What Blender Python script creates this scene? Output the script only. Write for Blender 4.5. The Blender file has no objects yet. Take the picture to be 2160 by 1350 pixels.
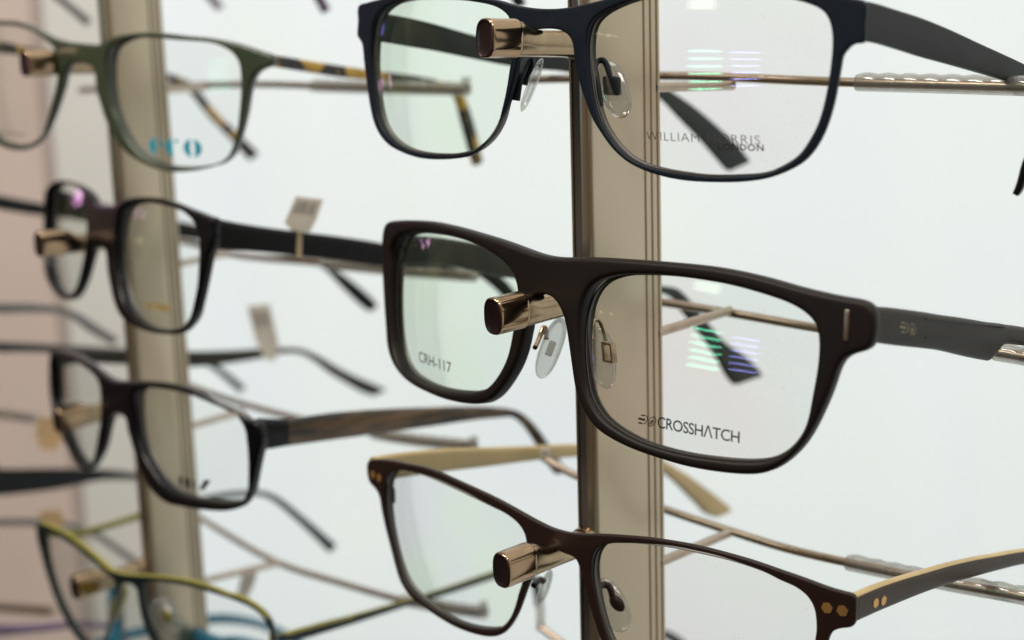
import bpy, bmesh, math, random
import numpy as np
from mathutils import Vector
from mathutils.geometry import delaunay_2d_cdt
from mathutils.kdtree import KDTree
import math
# outlines read off the photograph (2160 x 1350 pixels); each is cast onto its own curved, tilted front in space
T = {}
T['brown_thick'] = dict(
 outer=[(818.5,470),(838.7,465.4),(871,464.4),(910,467.7),(962.5,479),(1008,492),(1057,506.8),(1106,524.7),(1138.5,536),(1171,542),(1207,543),(1252.6,543),(1291,545),(1365,550),(1439,556),(1495,562),(1550,571),(1624.5,588),(1688,606),(1756,622),(1807,632),(1838,639),(1852,650),(1857,672),(1855,706.5),(1851.7,727),(1841.5,739),(1824,743),(1804,747),(1790,757.6),(1779,778),(1765,819),(1745,866.6),(1725,907.5),(1702,943),(1671,973),(1637,993),(1605,1000),(1560,1000),(1513,995),(1476,989),(1439,981),(1402,970),(1365,958),(1328,944),(1291,925),(1261.5,904),(1239,875.6),(1224.4,846),(1215,809),(1208,761),(1202,720),(1197,687),(1192,667),(1184,648.6),(1176,634),(1164.6,626),(1150,621),(1135,622.5),(1124,632),(1117,655),(1114,680),(1109,701),(1105,723.6),(1098,749.6),(1086,779),(1070,806),(1054,828),(1041,841),(1024,850),(1001.6,852),(975.6,850),(936.5,841),(904,828),(871,810),(847,788),(831,762),(822.5,733),(818.5,684.5),(815,635.6),(812.5,586.7),(811,554),(810.5,521.5),(813,489)],
 left=[(846.8,497),(832,518),(829,570),(829,635.6),(830.5,684.5),(833.8,727),(842,759),(858,785.5),(887.6,805),(920,818),(962.5,826),(1001.6,827),(1027.7,819.7),(1047,801.8),(1063.6,775.7),(1075,749.6),(1083,713.8),(1089.6,674.7),(1094.5,642),(1096,616),(1089.6,586.7),(1073,560.6),(1050.5,541),(1021,523),(988.6,508.4),(949.5,497),(910,491),(874.5,490)],
 right=[(1398.5,580),(1358,578.5),(1321,579),(1291,583),(1261.5,594),(1243,612.6),(1232,638.5),(1227.4,668),(1226,705),(1228,742),(1233.7,786.7),(1241,823.7),(1254,853),(1276,883),(1306,905),(1346.7,927),(1402,946),(1458,959),(1513,967),(1569,972),(1617,970),(1654,957),(1676,938.5),(1698.5,905),(1709.6,861),(1718,815),(1725.6,771),(1728,730),(1725.6,696),(1717,676),(1698,659),(1671,642),(1620,623),(1550,603),(1495,592),(1439,583.7)])
T['navy'] = dict(
 outer=[(758,12),(776,5),(799,-1),(830,-8),(870,-12),(920,-14),(970,-12),(1010,-6),(1054,1),(1081,9),(1110,15),(1149,18.5),(1184.6,17.5),(1214,13),(1244,6.5),(1270,0),(1310,-11),(1360,-20),(1430,-28),(1510,-32),(1600,-30),(1680,-24),(1750,-14),(1805,-3),(1829,4),(1829,50),(1826,92),(1812,91),(1801,93),(1794,101),(1790,108),(1782,112),(1779.5,124.5),(1771,172),(1761,222),(1743.5,275.6),(1724,312),(1700,339),(1664.5,360),(1620,376),(1585,382),(1550.5,384.5),(1491,384),(1447,381),(1402,373),(1358,359),(1322,340),(1292.6,313),(1269,280.6),(1251,251),(1236,213),(1224.5,178),(1215.6,142),(1212,118.6),(1210,95),(1202,77),(1184.6,64.5),(1167,61),(1140,61),(1119,65),(1106,76),(1100,95),(1098,121),(1095,148),(1089,172),(1082,200),(1077,219),(1064,246),(1046,276),(1023,308),(1000,326),(965,334),(924,336.5),(882,332.5),(845,319.6),(818.5,303.5),(800,280),(788.5,252),(779.5,207.5),(773.6,163),(769,124.5),(766,95),(761.5,84.5),(756,78.5),(757,44.5)],
 left=[(802,24),(793,38.5),(787.4,59),(785,89),(784.5,124.5),(787,166),(792,207.5),(798,243),(809.6,272.7),(829,296),(858.6,314),(894,323),(932.7,326),(971,324.5),(1001,317),(1021.6,302),(1039,281.6),(1054,252),(1063,219),(1070.5,184),(1076,148),(1080,121.5),(1083,89),(1081.5,59),(1073,34),(1060,22),(1036,9),(992,0),(950,-3),(905,-4),(865,-2),(829,6)],
 right=[(1694,1.5),(1720.8,12),(1738.6,25),(1750,44.5),(1755.8,74),(1756,98),(1753.4,133),(1747.5,178),(1738.6,222),(1726.7,261),(1709,296),(1685,329),(1649.6,352.7),(1620,364.6),(1595,368.5),(1550.5,371),(1491,371),(1447,366),(1402,358.6),(1358,347),(1328,332),(1304.5,311),(1284,284.5),(1269,258),(1257,222),(1248,178),(1241.6,133),(1239,98),(1240.8,68),(1248,47),(1266,29.6),(1292.6,15),(1334,0),(1390,-12),(1450,-18),(1520,-20),(1590,-17),(1650,-9)])
T['brown_thin'] = dict(
 outer=[(777.6,972.4),(791.5,969.3),(824.8,971.5),(852.6,977),(889.6,984.4),(926.7,996.6),(945,1005),(982,1021.7),(1037.8,1047.6),(1074.8,1067),(1108,1085.6),(1130.4,1098),(1160,1112.4),(1180,1119),(1200,1123.5),(1232.6,1126.5),(1265,1127),(1317,1130),(1372,1135),(1413,1141),(1454,1148),(1481.5,1154),(1536,1168),(1591,1184),(1646,1203),(1698,1221),(1749.6,1240),(1788.5,1251),(1803,1255),(1808,1261),(1809,1285),(1807,1314),(1801.5,1322),(1781,1324.6),(1765,1329),(1756,1336.5),(1749.6,1352),(1742,1385),(1725,1430),(1700,1470),(1660,1500),(1600,1515),(1530,1515),(1460,1500),(1390,1470),(1330,1430),(1290,1385),(1269,1350),(1259.5,1322.6),(1248.5,1289.8),(1240,1259.6),(1232,1226.7),(1226,1204.8),(1221,1190),(1214.7,1177),(1193.5,1168),(1170.7,1158.5),(1151,1155),(1138,1162),(1129,1185),(1122,1215),(1116,1239),(1106,1268.5),(1093,1301),(1075,1328.5),(1058,1340.5),(1037,1343.5),(1004.5,1338),(962,1322.5),(923,1300),(890,1277),(861,1251),(844,1222),(834,1189),(824.8,1153),(817.4,1125),(811,1097.4),(805.4,1069.6),(801.7,1047.4),(793,1030.7),(779.8,1015)],
 left=[(817.4,1003),(812.5,1016),(811,1032.6),(811.9,1060),(815.6,1088),(821,1116),(828.5,1149),(839.6,1190),(850,1216),(868,1243.5),(893,1267),(923,1289),(962,1310.5),(1001,1323.6),(1037,1328),(1058,1324.6),(1075,1307.7),(1087,1281.6),(1096,1249),(1102,1229.4),(1108.8,1187),(1111.3,1154.8),(1111,1140),(1106,1121.5),(1093,1103),(1074.8,1088),(1037.8,1066.9),(991.5,1042.8),(945,1020.6),(898.9,1002),(871,994.6),(843,991),(826.7,993.7)],
 right=[(1311.6,1144),(1284,1145.8),(1265,1152.7),(1254,1166.4),(1248.5,1188.3),(1248.5,1213),(1252.6,1235),(1259.5,1267.8),(1270.5,1309),(1285.5,1350),(1305,1385),(1340,1423),(1400,1460),(1470,1485),(1540,1497),(1600,1495),(1650,1480),(1690,1445),(1712,1400),(1720,1350),(1722.4,1329),(1721,1298),(1716,1277.4),(1703,1256.7),(1679.6,1238.5),(1646,1223),(1620,1208.5),(1591,1196),(1536,1178),(1481.5,1164.7),(1426.7,1153.5),(1372,1146.3),(1344.5,1144)])
T['green'] = dict(
 outer=[(142,88),(165,91),(190,93),(207,94),(219,89),(246,76),(281.5,70),(320,68),(355.6,71),(400,76.4),(440,80),(498.5,91),(558,110),(582,119),(586,128),(584,138),(569.6,142),(555,151),(544,166),(535.5,192.6),(528,237),(521,266.7),(509,306),(495,327),(469,344),(433,356.5),(380,363),(341,359),(296,341),(266.7,320),(243,290),(226,255),(214,219),(205.4,189.6),(202.5,160),(197,142),(180,134),(160,136),(149,155),(142,184),(129,225),(114.5,261),(95,291),(78,307.6),(53,317),(24,315.6),(0,307),(-35,285),(-62,255),(-80,215),(-90,150),(-86,80),(-70,52),(-40,42),(0,43),(30,44.4),(59,53),(89,66.7),(118.5,81.5)],
 left=[(124,154),(118.5,190),(108,231),(95,272.6),(77,297),(53,307),(24,305),(0,297),(-30,270),(-56,235),(-72,195),(-76,150),(-72,95),(-55,62),(-30,52),(0,51),(30,53),(59,62),(89,78),(112.6,98),(123,120)],
 right=[(246,92),(278.5,79),(320,77.6),(370,82),(439,88),(469,98),(492.6,112.6),(506,133),(509.5,160),(509.8,192.6),(507,231),(503,266.7),(495.6,299),(483.7,326),(463,343.7),(424,352.6),(380,354),(355.6,350.6),(326,341),(296,323),(272.6,296),(256,267),(241,231),(232,195.6),(227.6,160),(227,124),(233,104)])
T['black_square'] = dict(
 outer=[(100,400),(112.6,385),(127,380),(148,383),(178,397),(192.6,412),(203,428),(215,433),(230,434),(243,432.6),(261,422),(290,416),(326,417),(361.5,425),(400,440),(446.7,458),(464,466),(468,490),(467,515),(463,529),(457,540),(451,567),(440,619),(430,656),(418,682),(400,699),(380,706),(355.6,706),(326,703),(296,694),(273,682),(255.5,664),(244,635.6),(236.5,603),(231,573),(228,540),(224,526),(212,522),(200,526),(192,545),(184,575),(174,604),(161,626),(148,633),(127,627),(110,606),(99,579),(95,538),(95,493),(96,449),(97,420)],
 left=[(118.5,389),(136,386),(160,393.6),(175,407),(184,434),(187,478.5),(183,526),(174,573),(163,607),(148,624),(133,619.7),(117,601),(106.5,573),(101.5,532),(101,478.5),(102,434),(106.5,402)],
 right=[(255,449),(266.7,433.6),(290,426.5),(326,427.5),(361.5,436.6),(391,449),(412,469.6),(422,493),(423.7,526),(422,567),(419,603),(412,638.5),(405,665),(391,686),(364.5,696),(335,696),(308,687),(284.5,668),(266.7,641.5),(256,606),(250,567),(248,526),(249,484.5)])
T['black_horn'] = dict(
 outer=[(109,748),(113,739),(122.6,737.5),(153,746.6),(187,767),(218,791),(238.5,801.5),(272.6,804.5),(306.6,805),(357.7,811),(409,825),(441,846),(482,866),(514,883),(543,890),(556,900),(562,925),(560,948),(556,963),(549,995.5),(542,1028),(531,1056.6),(515.5,1070),(482,1078),(441,1077),(380,1068),(355,1061),(331,1043),(311,1016),(296.4,984),(283,940),(273,905.8),(267,880),(252,872),(241,885),(234,910),(227,940),(214,970),(198,991),(184,993),(163.5,978),(146.5,946.6),(133,919),(119,885),(110.7,844),(107,793)],
 left=[(113.5,754),(124,749),(143,753),(170,768),(197.6,787.5),(212,807),(216,844),(216,878.5),(210,919),(203,957),(194,980),(183,982),(171,972),(156,946),(142,915),(127,880),(118,843),(113.5,793)],
 right=[(283,830),(290,822),(306.6,818),(357.7,822),(409,835),(443,850),(475,864),(503,880),(518,902),(523.5,935),(526,970),(526,1005),(524,1035),(513,1056),(490,1061),(441,1058),(400,1050),(368,1038),(343,1016),(321,985),(303,953.5),(290,912.6),(283.5,871.7),(281,844)])
T['yellow'] = dict(
 outer=[(79,1104),(91,1104),(117,1115),(142.6,1128),(181.5,1157),(212.7,1183),(233,1201),(254,1209),(285,1212.5),(324,1215),(363,1219),(415,1229),(454,1241),(480,1252),(502,1257),(533,1272),(557,1290),(570,1308),(578,1330),(582,1350),(580,1385),(568,1430),(545,1462),(510,1478),(460,1480),(410,1462),(368,1425),(338,1385),(318,1350),(305,1319),(297,1290),(292,1262),(288,1240),(276,1232),(262,1232),(253,1245),(249,1270),(243,1300),(232,1335),(214,1365),(192,1372),(168,1352),(140,1310),(118,1265),(101,1215),(87,1165),(80,1135)],
 left=[(89,1116),(104,1120),(134,1137),(172,1164),(204,1191),(228,1212),(242,1225),(245,1245),(242,1275),(235,1305),(225,1335),(210,1357),(193,1363),(172,1345),(146,1305),(124,1262),(106,1213),(92,1163),(86,1130)],
 right=[(296,1232),(305,1226),(324,1225),(363,1229),(412,1238),(452,1251),(500,1268),(529,1281),(550,1297),(562,1313),(570,1333),(574,1352),(572,1385),(560,1425),(540,1453),(508,1468),(462,1470),(415,1452),(375,1418),(347,1382),(326,1345),(312,1312),(303,1285),(297,1255)])

random.seed(4)
sc = bpy.context.scene
COL = sc.collection
MM = 0.001
FPX = 3300.0
CAMZ = 1.45          # metres above the shop floor
PITCH, ROLL = math.radians(11.3), math.radians(0.7)
A3 = np.array
F_ = A3([0, math.cos(PITCH), -math.sin(PITCH)]); U0 = A3([0, math.sin(PITCH), math.cos(PITCH)]); R0 = A3([1., 0, 0])
R_ = math.cos(ROLL)*R0 - math.sin(ROLL)*U0
U_ = math.cos(ROLL)*U0 + math.sin(ROLL)*R0
def ray(px, py): return F_ + (px-1080)/FPX*R_ - (py-675)/FPX*U_
def unit(v): v = np.asarray(v, float); return v/np.linalg.norm(v)
def on_plane(px, py, P, n):
    r = ray(px, py); return r*(float(np.dot(P, n))/float(np.dot(r, n)))

# ------------------------------------------------------------------ materials
MATS = {}
def srgb(r, g, b):
    f = lambda c: (c/255/12.92) if c/255 <= .04045 else ((c/255+.055)/1.055)**2.4
    return (f(r), f(g), f(b), 1)
def newmat(name):
    m = bpy.data.materials.new(name); m.use_nodes = True; m.node_tree.nodes.clear(); MATS[name] = m
    return m, m.node_tree.nodes, m.node_tree.links
def surf(name, col, rough=.4, metal=0, noise=.12, scale=220, bump=.0, spec=.5, col2=None, coat=0, rvar=.12, stretch=(1,1,1)):
    m, N, L = newmat(name)
    o = N.new('ShaderNodeOutputMaterial'); p = N.new('ShaderNodeBsdfPrincipled'); L.new(p.outputs[0], o.inputs[0])
    tc = N.new('ShaderNodeTexCoord'); mp = N.new('ShaderNodeMapping'); mp.inputs['Scale'].default_value = stretch
    L.new(tc.outputs['Object'], mp.inputs[0])
    nz = N.new('ShaderNodeTexNoise'); nz.inputs['Scale'].default_value = scale; nz.inputs['Detail'].default_value = 6; L.new(mp.outputs[0], nz.inputs[0])
    mx = N.new('ShaderNodeMix'); mx.data_type = 'RGBA'
    c = col; c2 = col2 or tuple(max(0, min(1, x*(1+noise*3))) for x in c[:3])+(1,)
    c1 = c if col2 else tuple(x*(1-noise) for x in c[:3])+(1,)
    mx.inputs[6].default_value = c1; mx.inputs[7].default_value = c2
    L.new(nz.outputs[0], mx.inputs[0]); L.new(mx.outputs[2], p.inputs['Base Color'])
    nr = N.new('ShaderNodeTexNoise'); nr.inputs['Scale'].default_value = scale*.35; nr.inputs['Detail'].default_value = 8; L.new(mp.outputs[0], nr.inputs[0])
    mr = N.new('ShaderNodeMapRange'); mr.inputs[3].default_value = max(0, rough-rvar*rough); mr.inputs[4].default_value = min(1, rough+rvar)
    L.new(nr.outputs[0], mr.inputs[0]); L.new(mr.outputs[0], p.inputs['Roughness'])
    p.inputs['Metallic'].default_value = metal; p.inputs['Specular IOR Level'].default_value = spec; p.inputs['Coat Weight'].default_value = coat
    if bump:
        b = N.new('ShaderNodeBump'); b.inputs['Strength'].default_value = bump; b.inputs['Distance'].default_value = .0002
        n2 = N.new('ShaderNodeTexNoise'); n2.inputs['Scale'].default_value = scale*6; n2.inputs['Detail'].default_value = 4; L.new(mp.outputs[0], n2.inputs[0])
        L.new(n2.outputs[0], b.inputs['Height']); L.new(b.outputs[0], p.inputs['Normal'])
    return m
def tortoise(name, base, spot, scale=120, lo=.55, hi=.62, stretch=(1,1,1), rough=.22):
    m, N, L = newmat(name)
    o = N.new('ShaderNodeOutputMaterial'); p = N.new('ShaderNodeBsdfPrincipled'); L.new(p.outputs[0], o.inputs[0])
    tc = N.new('ShaderNodeTexCoord'); mp = N.new('ShaderNodeMapping'); mp.inputs['Scale'].default_value = stretch; L.new(tc.outputs['Object'], mp.inputs[0])
    nz = N.new('ShaderNodeTexNoise'); nz.inputs['Scale'].default_value = scale; nz.inputs['Detail'].default_value = 3; L.new(mp.outputs[0], nz.inputs[0])
    cr = N.new('ShaderNodeValToRGB'); cr.color_ramp.elements[0].position = lo; cr.color_ramp.elements[0].color = base
    cr.color_ramp.elements[1].position = hi; cr.color_ramp.elements[1].color = spot
    L.new(nz.outputs[0], cr.inputs[0]); L.new(cr.outputs[0], p.inputs['Base Color']); p.inputs['Roughness'].default_value = rough
    return m
def lensmat(name, tint, tint2, refl=(.8,1,.9,1), base=.02):
    """coated demo lens: mostly clear, a faint coloured bloom of the coating and a weak mirror reflection"""
    m, N, L = newmat(name)
    o = N.new('ShaderNodeOutputMaterial'); tr = N.new('ShaderNodeBsdfTransparent'); gl = N.new('ShaderNodeBsdfGlossy'); gl.inputs['Roughness'].default_value = .0
    gl.inputs['Color'].default_value = refl
    tc = N.new('ShaderNodeTexCoord'); nz = N.new('ShaderNodeTexNoise'); nz.inputs['Scale'].default_value = 38; nz.inputs['Detail'].default_value = 1; L.new(tc.outputs['Object'], nz.inputs[0])
    mr = N.new('ShaderNodeMapRange'); mr.inputs[1].default_value = .38; mr.inputs[2].default_value = .62; L.new(nz.outputs[0], mr.inputs[0])
    mx = N.new('ShaderNodeMix'); mx.data_type = 'RGBA'; mx.inputs[6].default_value = tint; mx.inputs[7].default_value = tint2; L.new(mr.outputs[0], mx.inputs[0]); L.new(mx.outputs[2], tr.inputs[0])
    lw = N.new('ShaderNodeLayerWeight'); lw.inputs[0].default_value = .12
    ma = N.new('ShaderNodeMath'); ma.operation = 'MULTIPLY_ADD'; ma.inputs[1].default_value = .20; ma.inputs[2].default_value = base; L.new(lw.outputs['Fresnel'], ma.inputs[0])
    # finger dust: faint specks that scatter a little light
    n2 = N.new('ShaderNodeTexNoise'); n2.inputs['Scale'].default_value = 2600; n2.inputs['Detail'].default_value = 2; L.new(tc.outputs['Object'], n2.inputs[0])
    n3 = N.new('ShaderNodeTexNoise'); n3.inputs['Scale'].default_value = 90; n3.inputs['Detail'].default_value = 4; L.new(tc.outputs['Object'], n3.inputs[0])
    r2 = N.new('ShaderNodeMapRange'); r2.inputs[1].default_value = .66; r2.inputs[2].default_value = .78; r2.inputs[4].default_value = .5; L.new(n2.outputs[0], r2.inputs[0])
    r3 = N.new('ShaderNodeMapRange'); r3.inputs[1].default_value = .5; r3.inputs[2].default_value = .75; L.new(n3.outputs[0], r3.inputs[0])
    mm = N.new('ShaderNodeMath'); mm.operation = 'MULTIPLY'; L.new(r2.outputs[0], mm.inputs[0]); L.new(r3.outputs[0], mm.inputs[1])
    mi = N.new('ShaderNodeMixShader'); L.new(ma.outputs[0], mi.inputs[0]); L.new(tr.outputs[0], mi.inputs[1]); L.new(gl.outputs[0], mi.inputs[2])
    df = N.new('ShaderNodeBsdfDiffuse'); df.inputs[0].default_value = (.8,.8,.8,1)
    m2 = N.new('ShaderNodeMixShader'); L.new(mm.outputs[0], m2.inputs[0]); L.new(mi.outputs[0], m2.inputs[1]); L.new(df.outputs[0], m2.inputs[2])
    L.new(m2.outputs[0], o.inputs[0])
    return m
def clear_plastic(name, tint, rough=.12, haze=.15, refl=.10):
    m, N, L = newmat(name)
    o = N.new('ShaderNodeOutputMaterial'); g = N.new('ShaderNodeBsdfTransparent'); g.inputs[0].default_value = tint
    gl = N.new('ShaderNodeBsdfGlossy'); gl.inputs['Roughness'].default_value = rough
    t = N.new('ShaderNodeBsdfTranslucent'); t.inputs[0].default_value = (.85,.86,.84,1)
    d = N.new('ShaderNodeBsdfDiffuse'); d.inputs[0].default_value = (.8,.8,.78,1)
    a = N.new('ShaderNodeMixShader'); a.inputs[0].default_value = .5; L.new(t.outputs[0], a.inputs[1]); L.new(d.outputs[0], a.inputs[2])
    b = N.new('ShaderNodeMixShader'); b.inputs[0].default_value = haze; L.new(g.outputs[0], b.inputs[1]); L.new(a.outputs[0], b.inputs[2])
    lw = N.new('ShaderNodeLayerWeight'); lw.inputs[0].default_value = .35
    ma = N.new('ShaderNodeMath'); ma.operation = 'MULTIPLY_ADD'; ma.inputs[1].default_value = .45; ma.inputs[2].default_value = refl; L.new(lw.outputs['Fresnel'], ma.inputs[0])
    c = N.new('ShaderNodeMixShader'); L.new(ma.outputs[0], c.inputs[0]); L.new(b.outputs[0], c.inputs[1]); L.new(gl.outputs[0], c.inputs[2])
    L.new(c.outputs[0], o.inputs[0]); return m

# ------------------------------------------------------------------ objects
ROOTLOC = {}
def root(name, loc, label, cat, group=None):
    o = bpy.data.objects.new(name, None); COL.objects.link(o); o.empty_display_size = .01
    loc = np.asarray(loc, float); o.location = tuple(loc*MM + A3([0,0,CAMZ])); o['label'] = label; o['category'] = cat
    if group: o['group'] = group
    ROOTLOC[o.name] = (loc, None); return o
def base_of(p):
    q = p
    while q.parent: q = q.parent
    return ROOTLOC[q.name][0]
def mk(name, V, Fc, mats, parent=None, smooth=True, midx=None, label=None, sharp=None):
    V = np.asarray(V, float)
    b = base_of(parent) if parent else A3([0,0,0])
    me = bpy.data.meshes.new(name); me.from_pydata([tuple(v) for v in (V-b)*MM], [], [tuple(int(i) for i in f) for f in Fc])
    for m in (mats if isinstance(mats, (list, tuple)) else [mats]): me.materials.append(MATS[m])
    bm = bmesh.new(); bm.from_mesh(me); bmesh.ops.recalc_face_normals(bm, faces=bm.faces[:]) if midx is None else None
    bm.to_mesh(me); bm.free()
    if midx is not None:
        me.polygons.foreach_set('material_index', [int(i) for i in midx])
        bm = bmesh.new(); bm.from_mesh(me); bmesh.ops.recalc_face_normals(bm, faces=bm.faces[:]); bm.to_mesh(me); bm.free()
    if smooth:
        me.polygons.foreach_set('use_smooth', [True]*len(me.polygons))
        if sharp: me.set_sharp_from_angle(angle=math.radians(sharp))
    me.update()
    o = bpy.data.objects.new(name, me); COL.objects.link(o)
    if parent: o.parent = parent
    else: o.location = (0,0,CAMZ)
    if label: o['label'] = label
    return o

def crspline(P, n=8, closed=True):
    P = np.asarray(P, float); m = len(P); out = []
    rng = range(m) if closed else range(m-1)
    for i in rng:
        if closed: p0, p1, p2, p3 = P[(i-1) % m], P[i], P[(i+1) % m], P[(i+2) % m]
        else: p0, p1, p2, p3 = P[max(i-1,0)], P[i], P[i+1], P[min(i+2,m-1)]
        # centripetal
        d = lambda a, b: max(np.linalg.norm(b-a)**.5, 1e-4)
        t0 = 0; t1 = t0+d(p0[:2],p1[:2]); t2 = t1+d(p1[:2],p2[:2]); t3 = t2+d(p2[:2],p3[:2])
        for k in range(n):
            t = t1+(t2-t1)*k/n
            a1 = (t1-t)/(t1-t0)*p0+(t-t0)/(t1-t0)*p1; a2 = (t2-t)/(t2-t1)*p1+(t-t1)/(t2-t1)*p2; a3 = (t3-t)/(t3-t2)*p2+(t-t2)/(t3-t2)*p3
            b1 = (t2-t)/(t2-t0)*a1+(t-t0)/(t2-t0)*a2; b2 = (t3-t)/(t3-t1)*a2+(t-t1)/(t3-t1)*a3
            out.append((t2-t)/(t2-t1)*b1+(t-t1)/(t2-t1)*b2)
    if not closed: out.append(P[-1])
    return A3(out)
def resample(P, step, closed=True):
    P = np.asarray(P, float); Q = np.vstack([P, P[:1]]) if closed else P
    s = np.r_[0, np.cumsum(np.linalg.norm(np.diff(Q, axis=0), axis=1))]; n = max(6, int(round(s[-1]/step)))
    t = np.linspace(0, s[-1], n, endpoint=not closed)
    return np.stack([np.interp(t, s, Q[:, i]) for i in range(Q.shape[1])], 1)
def inside(P, poly):
    x, y = P[:, 0], P[:, 1]; r = np.zeros(len(P), bool); n = len(poly)
    for i in range(n):
        x1, y1 = poly[i]; x2, y2 = poly[(i+1) % n]
        c = (y1 > y) != (y2 > y)
        if c.any():
            xi = (x2-x1)*(y-y1)/((y2-y1) if y2 != y1 else 1e-12)+x1; r ^= c & (x < xi)
    return r
def offset_in(P, d):
    """loop moved towards its inside (d>0) or outside (d<0)"""
    n = len(P); T_ = np.roll(P, -1, 0)-np.roll(P, 1, 0); T_ /= np.linalg.norm(T_, axis=1)[:, None]+1e-9
    ar = .5*np.sum(P[:,0]*np.roll(P[:,1],-1)-np.roll(P[:,0],-1)*P[:,1]); s = 1 if ar > 0 else -1
    return P + s*d*np.stack([-T_[:,1], T_[:,0]], 1)

def fair(P, sig=1.0, step=.4):
    """take the small wobbles of a hand-read outline out without shrinking it"""
    Q = resample(P, step); k = int(3*sig/step); w = np.exp(-.5*(np.arange(-k, k+1)*step/sig)**2); w /= w.sum()
    S = lambda X: sum(w[i]*np.roll(X, i-k, 0) for i in range(2*k+1))
    A = S(Q); return A+(A-S(A))

class Front:
    """the curved, tilted surface the front of one pair of glasses lies on"""
    def __init__(s, bp, d, a, t, r, k, us):
        a, t, r = map(math.radians, (a, t, r))
        n = A3([-math.sin(a)*math.cos(t), -math.cos(a)*math.cos(t), math.sin(t)]); u = A3([math.cos(a), -math.sin(a), 0.]); v = np.cross(n, u)
        if v[2] < 0: v = -v
        s.u = math.cos(r)*u+math.sin(r)*v; s.v = math.cos(r)*v-math.sin(r)*u; s.n = n; s.k = k
        s.O = ray(*bp)*d + us*s.u; s.a = a
        s.h = unit([-math.sin(a), -math.cos(a), 0])
    def cast(s, P, h=0.0):
        P = np.atleast_2d(np.asarray(P, float)); D = F_ + ((P[:,0]-1080)/FPX)[:,None]*R_ - ((P[:,1]-675)/FPX)[:,None]*U_
        C = -(s.O + h*s.n); cu, cv, cn = C@s.u, C@s.v, C@s.n; du, dv, dn = D@s.u, D@s.v, D@s.n
        A = s.k*du*du; B = dn+2*s.k*cu*du; Cc = cn+s.k*cu*cu; q = -.5*(B+np.sign(B)*np.sqrt(np.maximum(B*B-4*A*Cc, 0))); t = Cc/q
        return np.stack([cu+t*du, cv+t*dv], 1)
    def p3(s, uv, h):
        uv = np.atleast_2d(np.asarray(uv, float)); h = np.broadcast_to(np.asarray(h, float), (len(uv),))
        nr = s.n[None]+2*s.k*uv[:,:1]*s.u[None]; nr /= np.linalg.norm(nr, axis=1)[:,None]
        return s.O+uv[:,:1]*s.u+uv[:,1:]*s.v-(s.k*uv[:,:1]**2)*s.n+h[:,None]*nr

def front_edge(fr, P, T_, wt):
    """the photo shows the frame's outer side walls too: step back from that silhouette to the edge of the front face"""
    P = np.asarray(P, float); Q = crspline(P, 6); uv = fr.cast(Q); n = len(uv)
    t = np.roll(uv, -3, 0)-np.roll(uv, 3, 0); t /= np.linalg.norm(t, axis=1)[:,None]+1e-9
    ar = .5*np.sum(uv[:,0]*np.roll(uv[:,1],-1)-np.roll(uv[:,0],-1)*uv[:,1]); nrm = np.stack([t[:,1], -t[:,0]], 1)*(1 if ar > 0 else -1)
    X = fr.p3(uv, 0); X /= np.linalg.norm(X, axis=1)[:,None]
    nl = fr.n[None]+2*fr.k*uv[:,:1]*fr.u[None]; nl /= np.linalg.norm(nl, axis=1)[:,None]; tl = fr.u[None]-2*fr.k*uv[:,:1]*fr.n[None]; tl /= np.linalg.norm(tl, axis=1)[:,None]
    du = T_*(X*tl).sum(1)/-(X*nl).sum(1); du = -du      # where the back edge appears, relative to the front edge
    s = np.clip(nrm[:,0]*np.sign(du)*1.3, 0, 1); w = A3([wt(x, y) for x, y in Q]); sh = np.abs(du)*np.sign(du)*s*w
    sh = np.clip(sh, -3.5, 3.5); k = A3([1,2,3,4,3,2,1.])/16; sh = sum(k[i]*np.roll(sh, i-3) for i in range(7))
    uv = uv.copy(); uv[:,0] -= sh; return uv

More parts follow.
